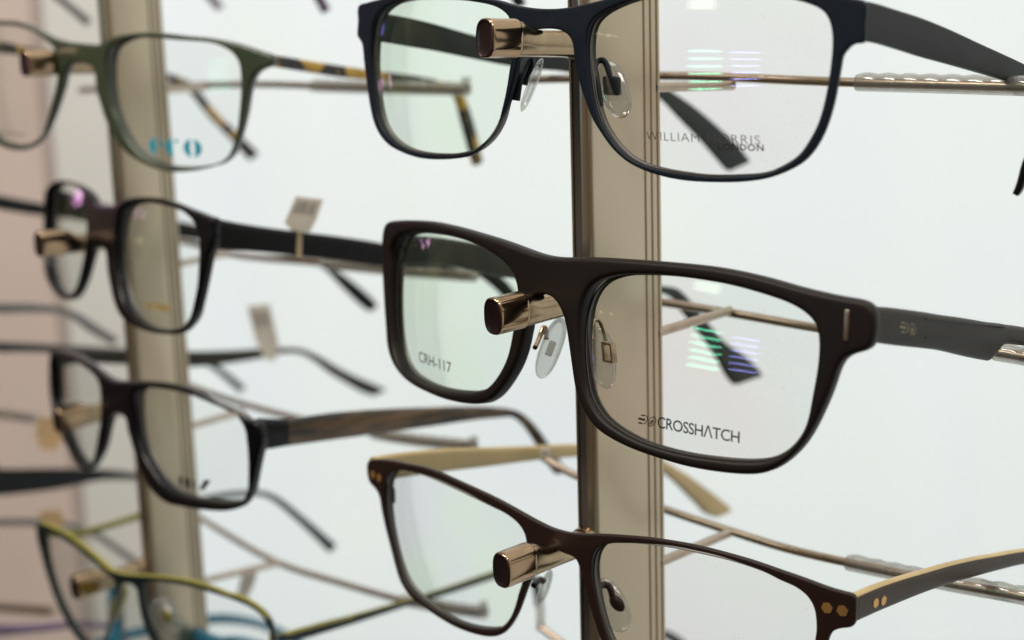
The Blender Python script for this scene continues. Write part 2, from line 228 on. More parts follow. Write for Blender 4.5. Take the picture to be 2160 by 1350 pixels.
def front_mesh(fr, outer, holes, T_, r, parent, mats, name='frame_front', grid=1.0):
    loops = [outer]+holes
    loops = [resample(l, .5) for l in loops]
    dense = np.vstack([resample(l, .04) for l in loops]); kd = KDTree(len(dense))
    for i, p in enumerate(dense): kd.insert((p[0], p[1], 0), i)
    kd.balance(); dist = lambda p: kd.find((p[0], p[1], 0))[2]
    V = []; E = []
    for l in loops:
        b = len(V); V += [tuple(p) for p in l]; E += [(b+i, b+(i+1) % len(l)) for i in range(len(l))]
    for j, l in enumerate(loops):
        for d in (.29*r, .68*r, 1.05*r):
            for p in offset_in(l, d if j == 0 else -d):
                if dist(p) > d*.93: V.append(tuple(p))
    lo, hi = outer.min(0), outer.max(0)
    gx, gy = np.meshgrid(np.arange(lo[0], hi[0], grid), np.arange(lo[1], hi[1], grid)); G = np.stack([gx.ravel(), gy.ravel()], 1)
    ok = inside(G, loops[0])
    for h in loops[1:]: ok &= ~inside(G, h)
    for p in G[ok]:
        if dist(p) > r*1.35: V.append(tuple(p))
    res = delaunay_2d_cdt([Vector(v) for v in V], E, [], 0, 1e-4)
    W = A3([tuple(v) for v in res[0]]); Fc = A3([tuple(f) for f in res[2]])
    cen = W[Fc].mean(1); ok = inside(cen, loops[0])
    for h in loops[1:]: ok &= ~inside(cen, h)
    Fc = Fc[ok]
    dd = A3([dist(p) for p in W]); dd[dd < .03] = 0
    rr = np.minimum(r, T_/2*.98)
    hh = np.where(dd < r, -(1-np.sqrt(np.clip(1-(1-np.minimum(dd, r)/r)**2, 0, 1)))*rr, 0)     # 0 at the crest, -r at the edge
    front = fr.p3(W, hh+rr); back = fr.p3(W, -(T_-2*rr)-hh-rr)
    n = len(W); faces = [tuple(f) for f in Fc]+[(f[2]+n, f[1]+n, f[0]+n) for f in Fc]
    cnt = {}
    for f in Fc:
        for i in range(3):
            e = (int(f[i]), int(f[(i+1) % 3])); cnt[tuple(sorted(e))] = cnt.get(tuple(sorted(e)), []) + [e]
    for k_, v_ in cnt.items():
        if len(v_) == 1: a, b = v_[0]; faces.append((b, a, a+n, b+n))
    return mk(name, np.vstack([front, back]), faces, mats, parent, sharp=None)

def lens_mesh(fr, hole, T_, parent, mat, h0=-.8, Rc=150., label=None, oc=(0,0)):
    l = resample(hole, .6); l = offset_in(l, -.2); c = l.mean(0); c = (l.min(0)+l.max(0))/2
    rings = [0.0001]+[i/24 for i in range(1, 24)]; n = len(l); V2 = []
    inner = offset_in(l, .45)
    for t in rings: V2 += [c+(inner-c)*t]
    V2 += [inner, l]; V2 = np.vstack(V2)
    oc = A3(oc, float); c2 = c+oc; q = V2-c2; kk = max(0, 1/(2*Rc)-fr.k)
    hc = h0 + float(np.mean(kk*(l[:,0]-c2[0])**2+(l[:,1]-c2[1])**2/(2*Rc)))
    h = hc - kk*q[:,0]**2 - q[:,1]**2/(2*Rc)
    front = fr.p3(V2, h); back = fr.p3(V2, h-T_); m = len(rings)+2; N_ = m*n
    Fc = []; mi = []
    for k in range(m-1):
        for i in range(n):
            a, b = k*n+i, k*n+(i+1) % n; e = 1 if k == m-2 else 0
            Fc.append((a, b, b+n, a+n)); mi.append(e)
            Fc.append((a+n+N_, b+n+N_, b+N_, a+N_)); mi.append(e)
    for i in range(n):
        a, b = (m-1)*n+i, (m-1)*n+(i+1) % n; Fc.append((a, b, b+N_, a+N_)); mi.append(1)
    o = mk('lens', np.vstack([front, back]), Fc, [mat, 'lens_edge'], parent, midx=mi, label=label)
    hf = lambda uv: hc-kk*(uv[:,0]-c2[0])**2-(uv[:,1]-c2[1])**2/(2*Rc)
    return o, hf

def ribbon(stations, P, e, th, parent, mats, name='temple', bow=0.0, sub=6, segm=None, rnd=.45, label=None):
    """a temple: top and bottom edge points on the vertical plane through P along e, given a thickness away from the camera"""
    S = crspline(A3(stations, ), sub, closed=False); nrm = unit([e[1], -e[0], 0])
    if np.dot(nrm, P) > 0: nrm = -nrm       # towards the camera
    tops = A3([on_plane(a, b, P, nrm) for a, b, _, _ in S]); bots = A3([on_plane(c, d, P, nrm) for _, _, c, d in S])
    return slab(tops, bots, -nrm, th, parent, mats, name, sub, segm, rnd, label)
def slab(tops, bots, away, th, parent, mats, name='temple', sub=6, segm=None, rnd=.45, label=None):
    prof = []          # rounded rectangle in (a: top->bottom 0..1 , b: depth 0..th)
    nseg = 5; V = []; m = 4*nseg
    for T3, B3 in zip(tops, bots):
        H = np.linalg.norm(B3-T3); dn = (B3-T3)/max(H, 1e-6); r = min(rnd*th, .3*H)
        pts = []
        for cx, cy, a0 in ((r, r, 180), (H-r, r, 270), (H-r, th-r, 0), (r, th-r, 90)):
            for k in range(nseg):
                an = math.radians(a0+90*k/(nseg-1)); pts.append((cx+r*math.cos(an), cy+r*math.sin(an)))
        V += [T3+dn*x+away*y for x, y in pts]
    n = len(tops); Fc = []; mi = []
    for i in range(n-1):
        for k in range(m):
            a, b = i*m+k, i*m+(k+1) % m; Fc.append((a, b, b+m, a+m))
            if segm: mi.append(segm(i/sub, k))
            else: mi.append(0)
    Fc.append(tuple(range(m))); mi.append(mi[0]); Fc.append(tuple((n-1)*m+k for k in range(m))[::-1]); mi.append(mi[-1])
    return mk(name, V, Fc, mats, parent, midx=mi, label=label, sharp=50)

def tube(pts, rad, parent, mat, name, n=12, cap=True, label=None, sub=5, smoothpath=True, scallop=None):
    P = crspline(A3(pts, ), sub, closed=False) if smoothpath and len(pts) > 2 else resample(A3(pts), 1.0, closed=False)
    R = np.full(len(P), rad) if np.isscalar(rad) else np.interp(np.linspace(0, 1, len(P)), np.linspace(0, 1, len(rad)), rad)
    V = []; up = A3([0, 0, 1.])
    arc = np.r_[0, np.cumsum(np.linalg.norm(np.diff(P, axis=0), axis=1))]
    for i, p in enumerate(P):
        t = unit(P[min(i+1, len(P)-1)]-P[max(i-1, 0)]); s = np.cross(t, up)
        if np.linalg.norm(s) < .15: s = np.cross(t, A3([1., 0, 0]))
        s = unit(s); w = unit(np.cross(s, t)); w = w if w[2] >= 0 or abs(t[2]) > .9 else -w
        for k in range(n):
            a = 2*math.pi*k/n; r = R[i]
            if scallop and math.sin(a) > .3: r *= 1+scallop[0]*abs(math.sin(math.pi*arc[i]/scallop[1]))
            V.append(p+r*(math.cos(a)*s+math.sin(a)*w))
    Fc = [(i*n+k, i*n+(k+1) % n, (i+1)*n+(k+1) % n, (i+1)*n+k) for i in range(len(P)-1) for k in range(n)]
    if cap: Fc += [tuple(range(n))[::-1], tuple((len(P)-1)*n+k for k in range(n))]
    return mk(name, V, Fc, mat, parent, sharp=55, label=label)
def blob(c, ax, ay, az, parent, mat, name, e=2.6, nu=28, nv=16, label=None):
    """rounded flat pad with half-axis vectors ax, ay, az"""
    V = []; Fc = []; pw = lambda x: math.copysign(abs(x)**(2/e), x)
    for j in range(nv+1):
        b = -math.pi/2+math.pi*j/nv
        for i in range(nu):
            a = 2*math.pi*i/nu; V.append(c+ax*(math.cos(b)*math.cos(a))+ay*(math.cos(b)*math.sin(a))+az*pw(math.sin(b)))
    for j in range(nv):
        for i in range(nu): Fc.append((j*nu+i, j*nu+(i+1) % nu, (j+1)*nu+(i+1) % nu, (j+1)*nu+i))
    o = mk(name, V, Fc, mat, parent, label=label)
    bm = bmesh.new(); bm.from_mesh(o.data); bmesh.ops.remove_doubles(bm, verts=bm.verts[:], dist=1e-6); bmesh.ops.recalc_face_normals(bm, faces=bm.faces[:]); bm.to_mesh(o.data); bm.free()
    return o
def box(c, ax, ay, az, parent, mat, name, bev=.25, label=None):
    V = [c+x*ax+y*ay+z*az for x in (-1,1) for y in (-1,1) for z in (-1,1)]
    Fc = [(0,1,3,2),(4,6,7,5),(0,4,5,1),(2,3,7,6),(0,2,6,4),(1,5,7,3)]
    o = mk(name, V, Fc, mat, parent, smooth=False, label=label)
    bm = bmesh.new(); bm.from_mesh(o.data); bmesh.ops.recalc_face_normals(bm, faces=bm.faces[:])
    bmesh.ops.bevel(bm, geom=bm.edges[:], offset=bev*MM, segments=3, affect='EDGES', profile=.6); bm.to_mesh(o.data); bm.free()
    o.data.polygons.foreach_set('use_smooth', [True]*len(o.data.polygons)); o.data.set_sharp_from_angle(angle=math.radians(50)); return o
def disc(fr, uv, rx, ry, h, parent, mat, name, th=.15, n=6, rot=0.2):
    a = [rot+2*math.pi*k/n for k in range(n)]
    ring = A3([(uv[0]+rx*math.cos(t), uv[1]+ry*math.sin(t)) for t in a]); V = np.vstack([fr.p3(ring, h+th), fr.p3(ring, h-th)])
    Fc = [tuple(range(n)), tuple(range(n, 2*n))[::-1]]+[(i, i+n, (i+1) % n+n, (i+1) % n) for i in range(n)]
    return mk(name, V, Fc, mat, parent, smooth=False)

_fonts = {}
def mirror_ray(fr, hf, px, py):
    uv = fr.cast([(px, py)], 0)
    f = lambda q: fr.p3(q, hf(q))[0]
    for _ in range(4):
        p = f(uv); r = ray(px, py); r = r*np.dot(p, fr.n)/np.dot(r, fr.n); d = r-p; uv = uv+A3([[np.dot(d, fr.u), np.dot(d, fr.v)]])
    p = f(uv); du = f(uv+A3([[.05, 0]]))-p; dv = f(uv+A3([[0, .05]]))-p; n = unit(np.cross(du, dv)); d = unit(p); return p, unit(d-2*np.dot(d, n)*n)
def text_polys(s, bold=0.0, spacing=1.0):
    cu = bpy.data.curves.new('tmp_text', 'FONT'); cu.body = s; cu.size = 1; cu.offset = bold; cu.space_character = spacing; cu.resolution_u = 4
    ob = bpy.data.objects.new('tmp_text', cu); COL.objects.link(ob)
    dg = bpy.context.evaluated_depsgraph_get(); me = bpy.data.meshes.new_from_object(ob.evaluated_get(dg))
    V = A3([tuple(v.co)[:2] for v in me.vertices]); Fc = [tuple(p.vertices) for p in me.polygons]
    bpy.data.objects.remove(ob); bpy.data.curves.remove(cu); bpy.data.meshes.remove(me)
    return V, Fc
def print_on(fr, hf, V, Fc, q0, q1, q2, box_, parent, mat, name='lettering', dh=.06):
    """lettering laid on a lens: q0, q1 ends of the baseline, q2 top of the first letter (photo pixels)"""
    hm = 0.0
    for _ in range(3): A, B, C = fr.cast([q0, q1, q2], hm); hm = float(np.mean(hf(A3([A, B]))))+dh
    x0, x1, y0, y1 = box_
    uv = A+((V[:,:1]-x0)/(x1-x0))*(B-A)+((V[:,1:]-y0)/(y1-y0))*(C-A)
    return mk(name, fr.p3(uv, hf(uv)+dh), Fc, mat, parent, smooth=False)
def ring_poly(cx, cy, r0, r1, n=28, a0=0, a1=2*math.pi):
    V = []; Fc = []; full = abs(a1-a0-2*math.pi) < 1e-6
    for k in range(n+1):
        a = a0+(a1-a0)*k/n; V += [(cx+r0*math.cos(a), cy+r0*math.sin(a)), (cx+r1*math.cos(a), cy+r1*math.sin(a))]
    Fc = [(2*k, 2*k+1, 2*k+3, 2*k+2) for k in range(n)]
    return V, Fc
def crescent(cx, cy, rx, ry, wmax, side, n=20, a_span=78):
    V = []; Fc = []
    for k in range(n+1):
        a = math.radians(-a_span+2*a_span*k/n); w = wmax*math.cos(a)**1.3+.02
        x = cx+side*rx*math.cos(a); y = cy+ry*math.sin(a); V += [(x, y), (x-side*w, y)]
    Fc = [(2*k, 2*k+1, 2*k+3, 2*k+2) for k in range(n)]; return V, Fc
def merge(parts):
    V = []; Fc = []
    for v, f in parts: b = len(V); V += [tuple(x) for x in v]; Fc += [tuple(i+b for i in t) for t in f]
    return A3(V), Fc
# ------------------------------------------------------------------ palette
surf('navy_paint', (.0030,.0065,.0135,1), rough=.45, noise=.15, scale=300, bump=.05, spec=.25)
surf('navy_temple_paint', (.0055,.006,.006,1), rough=.42, noise=.2, scale=200, spec=.3)
surf('brown_acetate', (.0055,.0034,.0026,1), rough=.45, noise=.25, scale=60, col2=(.0105,.0060,.0045,1), bump=.04, spec=.25)
surf('olive_acetate', (.019,.0155,.0105,1), rough=.42, noise=.25, scale=70, stretch=(1,1,6), spec=.3)
surf('green_tip', (.004,.010,.010,1), rough=.4, noise=.3, scale=400, spec=.3)
surf('brown_metal', (.0155,.0065,.0050,1), rough=.40, noise=.18, scale=150, bump=.03, spec=.3)
surf('taupe_laminate', (.036,.022,.0135,1), rough=.42, noise=.12, scale=90, spec=.3)
surf('cream_acetate', (.43,.315,.14,1), rough=.38, noise=.12, scale=60)
surf('gold', (.55,.30,.10,1), rough=.35, metal=.75, noise=.1)
surf('green_acetate', (.030,.040,.022,1), rough=.22, noise=.3, scale=60, coat=.3)
surf('black_gloss', (.0015,.0015,.0025,1), rough=.2, noise=.2, spec=.3)
surf('black_satin', (.0025,.0025,.003,1), rough=.35, noise=.2, spec=.25)
surf('teal_dark', (.005,.012,.0135,1), rough=.35, noise=.2, spec=.3)
surf('yellow_paint', (.21,.19,.022,1), rough=.4, noise=.2, scale=90)
surf('olive_dark', (.026,.022,.015,1), rough=.4, noise=.2, spec=.3)
surf('grey_temple', (.12,.12,.115,1), rough=.4)
surf('purple', (.15,.10,.17,1), rough=.4)
surf('blue_acetate', (.015,.13,.21,1), rough=.25, coat=.3)
tortoise('tortoise', (.014,.009,.006,1), (.52,.30,.03,1), scale=170, lo=.50, hi=.56)
tortoise('horn', (.016,.012,.008,1), (.17,.10,.045,1), scale=55, lo=.42, hi=.66, stretch=(1,1,7), rough=.25)
surf('bronze', (.36,.245,.15,1), rough=.09, metal=1, noise=.10, scale=260, rvar=.10)
surf('bronze_brushed', (.33,.245,.155,1), rough=.14, metal=1, noise=.12, scale=500, rvar=.12, stretch=(1,1,.3))
surf('peg_face', (.038,.024,.026,1), rough=.14, metal=.8, noise=.5, scale=200, rvar=.2)
surf('rail_metal', (.40,.32,.25,1), rough=.24, metal=1, noise=.12, scale=400, rvar=.15)
surf('upright_metal', (.49,.405,.295,1), rough=.27, metal=.9, noise=.02, scale=60, rvar=.05, stretch=(1,1,.06))
surf('upright_slot', (.075,.058,.052,1), rough=.5, metal=.2, noise=.1)
surf('lettering_ink', (.018,.010,.010,1), rough=.5)
surf('grey_ink', (.06,.05,.048,1), rough=.5)
surf('teal_ink', (.01,.36,.50,1), rough=.5)
surf('gold_ink', (.34,.24,.09,1), rough=.5)
surf('faint_ink', (.20,.16,.11,1), rough=.5)
surf('lens_edge', (.14,.14,.13,1), rough=.35)
surf('tag_paper', (.60,.56,.49,1), rough=.8)
surf('tag_orange', (.62,.42,.22,1), rough=.7)
surf('tag_print', (.17,.15,.13,1), rough=.8)
lensmat('lens_green', (.935,.985,.925,1), (.955,.985,.955,1))
lensmat('lens_pink', (.985,.965,.965,1), (.985,.98,.97,1), base=.035)
lensmat('lens_rose', (.985,.95,.95,1), (.965,.985,.975,1), base=.035)
lensmat('lens_mix', (.955,.955,.98,1), (.95,.985,.94,1))
lensmat('lens_plain', (.96,.965,.96,1), (.97,.97,.965,1), base=.014)
clear_plastic('pad_silicone', (.93,.94,.92,1), rough=.08, haze=.10)
clear_plastic('sleeve_plastic', (.86,.85,.81,1), rough=.12, haze=.20)

UP = A3([0,0,1.])
A46 = math.radians(46); NH = A3([-math.sin(A46), -math.cos(A46), 0]); UH = A3([math.cos(A46), -math.sin(A46), 0])
OC = {'navy': (0,0), 'brown_thick': (1,-7.5)}
FR = {
 'navy': Front((1155,40), 309.6, 45.6, 2.3, .2, .00152, .7),
 'brown_thick': Front((1165,585), 316.9, 48.5, 5.3, -.3, .00196, -.4),
 'brown_thin': Front((1185,1140), 330.5, 43.8, -.5, .6, .00135, -1.1),
 'green': Front((175,112), 444.5, 37.9, .3, -2.5, .00086, -.6),
 'black_square': Front((215,475), 453.1, 56.0, 5.9, .6, .00111, .3),
 'black_horn': Front((250,835), 447.9, 51.9, -1.0, 2.1, .0017, -1.56),
 'yellow': Front((265,1220), 455.6, 43.0, -6.0, 1.1, .00206, -.8)}

def glasses(key, label, mat, T_, r, lensL, lensR, name='eyeglasses', group='eyeglasses hanging on the display', h0=-.8, lt=1.6, Rc=110., oc=(0,0), sg=1.0, wt=lambda x, y: 1.0):
    fr = FR[key]; t = T[key]
    rt = root(name, fr.O, label, 'eyeglasses', group)
    cv = lambda P: fair(fr.cast(crspline(P, 6)), sg)
    outer, hl, hr = fair(front_edge(fr, t['outer'], T_-r, wt), sg), cv(t['left']), cv(t['right'])
    front_mesh(fr, outer, [hl, hr], T_, r, rt, mat)
    L, hfL = lens_mesh(fr, hl, lt, rt, lensL, h0, Rc); R, hfR = lens_mesh(fr, hr, lt, rt, lensR, h0, Rc, oc=oc)
    return dict(fr=fr, root=rt, L=L, R=R, hfL=hfL, hfR=hfR, outer=outer)
def temple(g, px, py, st, th, mats, side='R', segm=None, da=0, h=-1.5, sub=6, name='temple', label=None):
    fr = g['fr']; P = fr.p3(fr.cast([(px, py)], h), h)[0]; a = fr.a+math.radians(da)
    return ribbon(st, P, A3([math.sin(a), math.cos(a), 0]), th, g['root'], mats, name, segm=segm, sub=sub, label=label), P
def pad(g, pa, pb, wpx, hoff, depth, parent_name='nose_pad', mat='pad_silicone'):
    """nose pad between photo points pa (top) and pb (bottom), wpx wide there, hoff behind the front, depth mm deep"""
    fr = g['fr']; a = fr.p3(fr.cast([pa], hoff), hoff)[0]; b = fr.p3(fr.cast([pb], hoff), hoff)[0]; c = (a+b)/2
    ax = (a-b)/2; vw = unit(c); vw = unit(vw-unit(ax)*np.dot(vw, unit(ax))); w = np.cross(unit(ax), vw); dist = np.dot(c, F_)
    return blob(c, w*(wpx/2/FPX*dist), vw*depth/2, ax, g['root'], mat, parent_name), c, w, vw, unit(ax)
def arm(g, pts, hs, rad, mat, parent, name='pad_arm'):
    fr = g['fr']; P = [fr.p3(fr.cast([p], h), h)[0] for p, h in zip(pts, hs)]; return tube(P, rad, parent, mat, name, n=10)

# ------------------------------------------------------------------ navy metal pair, top row
GN = g = glasses('navy', 'navy blue metal eyeglasses with black temples on the top peg of the front post', 'navy_paint', 1.5, .35, 'lens_green', 'lens_pink', h0=-.25, wt=lambda x, y: .65, sg=.8, oc=OC['navy'])
temple(g, 1812, 45, [(1812,-1,1812,91),(1822,1,1822,88),(1845,5,1845,90),(1895,20.5,1895,104),(1946,37,1946,120),(2005,61,2005,136),(2065,89,2065,153),(2124,116,2124,170),(2160,133,2160,181),(2260,185,2260,225),(2400,290,2380,320),(2480,400,2440,420)], 1.3, ['navy_temple_paint'])
temple(g, 795, 57, [(793,26,793,88),(811,28,811,89),(858,36,858,97),(918,50,918,107),(977,67,977,119),(1066,92,1066,137),(1120,105,1120,145),(1196,118,1196,152),(1300,140,1290,172),(1380,170,1368,190),(1424,196,1400,212),(1469,227,1436,250),(1513,264,1478,293),(1558,307,1512,332),(1580,334,1534,357),(1584,341,1540,361)], 1.3, ['navy_temple_paint', 'green_tip'], segm=lambda s, k: 1 if s > 8.5 else 0)
p, c, w, vw, ax = pad(g, (1142,124), (1098,234), 21, -7, 6.5)
arm(g, [(1088,212), (1094,170), (1101,150), (1112,125), (1117,126), (1116,142), (1107,160), (1103,178)], [-2,-2.5,-4,-6,-6.5,-7,-7,-7], .85, 'navy_paint', p)
p, c, w, vw, ax = pad(g, (1278,128), (1318,250), 62, -7, 2.2)
arm(g, [(1268,225), (1264,196), (1259,160), (1256,142), (1262,130), (1272,127), (1280,135), (1286,152), (1289,165)], [-2,-2,-2.5,-4,-6,-6.5,-6.5,-6.5,-6.5], .62, 'navy_paint', p)
fr = g['fr']; cc = fr.p3(fr.cast([(1293,181)], -6.8), -6.8)[0]; box(cc, fr.u*1.95, unit(fr.v-.15*fr.u)*1.9, fr.n*.9, p, 'navy_paint', 'pad_box', bev=.7)
V, Fc = text_polys('WILLIAM MORRIS', -.012, 1.12); print_on(fr, g['hfR'], V, Fc, (1364,295), (1602,305), (1364,276.5), (V[:,0].min(), V[:,0].max(), 0, .70), g['R'], 'grey_ink')
V, Fc = text_polys('LONDON', .018, 1.15); print_on(fr, g['hfR'], V, Fc, (1515,316), (1608.5,318.5), (1515,302.5), (V[:,0].min(), V[:,0].max(), 0, .70), g['R'], 'lettering_ink', dh=.09)

# ------------------------------------------------------------------ thick brown acetate pair, middle row
GB = g = glasses('brown_thick', 'thick matt brown square eyeglasses on the middle peg of the front post', 'brown_acetate', 3.6, .9, 'lens_green', 'lens_rose', h0=-1.1, wt=lambda x, y: .7 if x > 1210 else 0, sg=1.8, oc=OC['brown_thick'])
fr = g['fr']
tmp, P0 = temple(g, 1846, 690, [(1838,647,1838,724),(1856,648,1856,725),(1893,651,1893,730),(1960,660,1960,737),(1990,665,1990,741),(2046,673,2046,754),(2086,680,2088,762),(2092,681,2094,762),(2120,684,2121,731),(2130,686,2130,728),(2160,690,2160,730),(2260,712,2260,745),(2400,760,2395,790),(2500,850,2470,870)], 2.6, ['olive_acetate'], h=-2.5)
temple(g, 848, 530, [(843,497,843,556),(910,500,910,559),(962,506,962,563),(1008,514,1008,574),(1047,522,1047,583),(1100,535,1098,590),(1160,548,1160,600),(1230,560,1230,604),(1300,575,1298,608),(1370,595,1362,612),(1400,603,1396,618),(1434,610,1424,630),(1461,635,1442,655),(1484,664,1461,678),(1535,724,1500,728),(1569,746,1524,768),(1600,775,1541,798),(1612,792,1553,812)], 2.4, ['olive_acetate', 'green_tip'], segm=lambda s, k: 1 if s > 8.5 else 0, h=-2.5)
p, c, w, vw, ax = pad(g, (1184,670), (1136,797), 46, -9, 3.4)
arm(g, [(1128,733), (1133,722), (1139,705), (1146,690), (1150,702), (1150,716)], [-3,-5,-7,-8,-9,-9], .55, 'bronze', p)
box(c+ax*.5-vw*1.2, w*.75, ax*1.7, vw*.4, p, 'sleeve_plastic', 'pad_box')
p, c, w, vw, ax = pad(g, (1262,690), (1284,822), 54, -9, 2.2)
arm(g, [(1249,716), (1247,696), (1251,680), (1258,674), (1268,680), (1276,700), (1281,718)], [-3.5,-4,-5,-7,-8,-8.5,-8.5], .45, 'bronze_brushed', p)
cc = fr.p3(fr.cast([(1288,744)], -8.6), -8.6)[0]; bx = unit(fr.v-.22*fr.u)
for sx, sy, hx, hy in ((0,1,1.25,.22), (0,-1,1.25,.22), (-1,0,.3,1.95), (1,0,.22,1.95)):
    box(cc+fr.u*sx*1.15+bx*sy*1.8, fr.u*hx, bx*hy, fr.n*.8, p, 'bronze_brushed', 'pad_box', bev=.1)
V, Fc = text_polys('CRH-117', .004); print_on(fr, g['hfL'], V, Fc, (883,762), (953,787), (884,740), (V[:,0].min(), V[:,0].max(), 0, .70), g['L'], 'lettering_ink')
V, Fc = text_polys('CROSSH\u039bTCH', .008, .93); print_on(fr, g['hfR'], V, Fc, (1387,901), (1558,934.5), (1388,877.5), (V[:,0].min(), V[:,0].max(), 0, .70), g['R'], 'lettering_ink')
em = [([(-.62,.30),(-.10,.30),(.05,.42),(-.5,.42)], [(0,1,2,3)]), ([(-.75,-.09),(.12,-.09),(.12,.10),(-.75,.10)], [(0,1,2,3)]), ([(-.55,-.42),(.02,-.42),(-.1,-.28),(-.55,-.28)], [(0,1,2,3)]),
      ring_poly(-.02, 0, .33, .44, 16, -1.25, 1.25)]
em += [ring_poly(.98, 0, .38, .46, 26), ring_poly(.98, -.02, .0, .10, 10)]+[ring_poly(.98+.17*math.cos(a), -.04+.17*math.sin(a), .03, .085, 8) for a in (0.3,1.57,2.85,4.1,5.3)]+[ring_poly(.98, -.05, .22, .26, 18, 3.4, 6.0)]
V, Fc = merge(em); print_on(fr, g['hfR'], V, Fc, (1344.5,882.5), (1383.5,891), (1349,872), (-.78, 1.46, 0, .46), g['R'], 'lettering_ink', name='emblem')
s1 = fr.cast([(1786,653)], .9)[0]; s2 = fr.cast([(1782,719)], .9)[0]; m_ = (s1+s2)/2
box(fr.p3([m_], .9)[0], unit(fr.p3([m_+A3([.1,0])], 0)[0]-fr.p3([m_], 0)[0])*.42, (fr.p3([s1], 0)[0]-fr.p3([s2], 0)[0])/2, fr.n*.35, g['root'], 'rail_metal', 'metal_inlay', bev=.2)
# the same small emblem and two scored lines on the outside of its temple
e48 = A3([math.sin(fr.a), math.cos(fr.a), 0]); nT = unit([e48[1], -e48[0], 0]); nT = -nT if np.dot(nT, P0) > 0 else nT
V, Fc = merge(em); V = [on_plane(1897+15.5*(x+.78), 689+3.2*(x+.78)-27*y, P0, nT)+nT*.06 for x, y in V]
mk('emblem', V, Fc, 'faint_ink', tmp, smooth=False)
for y0, y1 in ((673,690), (712,725)):
    tube([on_plane(1952, y0, P0, nT), on_plane(2040, (y0+y1)/2+1, P0, nT), on_plane(2118, y1, P0, nT)], .17, tmp, 'black_satin', 'scored_line', n=6)

# ------------------------------------------------------------------ thin brown metal pair, bottom row
GT = g = glasses('brown_thin', 'slim brown metal eyeglasses with gold dots and cream temples, below the thick brown pair', 'brown_metal', 1.3, .3, 'lens_mix', 'lens_pink', h0=-.2, wt=lambda x, y: .6, sg=.8)
fr = g['fr']
tmp, P0 = temple(g, 1811, 1285, [(1811,1257,1811,1314),(1853,1239,1853,1295),(1905,1221,1905,1273),(1957,1206,1957,1252),(2009,1191,2009,1234),(2061,1179,2061,1219),(2112,1170,2112,1205),(2160,1162,2160,1193),(2260,1155,2260,1180),(2350,1180,2340,1200),(2480,1290,2450,1310)], 2.6, ['taupe_laminate', 'cream_acetate'], h=-1.2, segm=lambda s, k: 0 if 2 <= k <= 7 else 1)
e44 = A3([math.sin(fr.a), math.cos(fr.a), 0]); nT = unit([e44[1], -e44[0], 0]); nT = -nT if np.dot(nT, P0) > 0 else nT
for px, py in ((1847,1272), (1863.5,1267)):
    c = on_plane(px, py, P0, nT); ring = [c+e44*1.0*math.cos(t)+UP*1.0*math.sin(t) for t in [k*math.pi/3+.3 for k in range(6)]]
    mk('gold_dot', [q+nT*.12 for q in ring]+[q-nT*.1 for q in ring], [tuple(range(6)), tuple(range(6,12))[::-1]]+[(i,i+6,(i+1)%6+6,(i+1)%6) for i in range(6)], 'gold', tmp, smooth=False)
temple(g, 795, 992, [(793,966,793,1018),(852,957,852,1009),(945,948,945,996),(1038,945,1038,985),(1130,942,1130,973),(1210,938,1210,966),(1290,940,1288,963),(1360,953,1350,972),(1405,972,1388,986),(1422,982,1402,996),(1454,1002,1430,1020),(1495,1032,1456,1046),(1530,1059,1480,1070),(1541,1068,1494,1085),(1546,1078,1512,1092)], 2.4, ['cream_acetate'], h=-1.2)
for px, py in ((1744,1282), (1776.5,1288)):
    disc(fr, fr.cast([(px, py)], .3)[0], 1.12, 1.12, .3, g['root'], 'gold', 'gold_dot')
for px, py in ((787,1001.5), (800,1008)):
    disc(fr, fr.cast([(px, py)], .3)[0], 1.0, 1.05, .3, g['root'], 'gold', 'gold_dot')
box(fr.p3(fr.cast([(821,1047)], -2.2), -2.2)[0], fr.n*1.6, fr.v*1.9, fr.u*.25, g['root'], 'black_satin', 'lens_clip')
p, c, w, vw, ax = pad(g, (1160,1205), (1136,1272), 22, -6, 6)
arm(g, [(1125,1235), (1132,1228), (1140,1222), (1146,1226)], [-2,-4,-6,-6], .7, 'brown_metal', p)
p, c, w, vw, ax = pad(g, (1262,1222), (1320,1332), 66, -7, 1.8)
arm(g, [(1268,1298), (1264,1275), (1262,1250), (1264,1240), (1272,1234.5), (1284,1236), (1290,1246), (1294,1262)], [-2,-2,-3,-4,-6,-7,-7,-7], .72, 'brown_metal', p)
cc = fr.p3(fr.cast([(1303,1273)], -6.6), -6.6)[0]; blob(cc, fr.u*1.95, fr.n*.9, unit(fr.v-.3*fr.u)*1.75, p, 'brown_metal', 'pad_box', e=2.2)

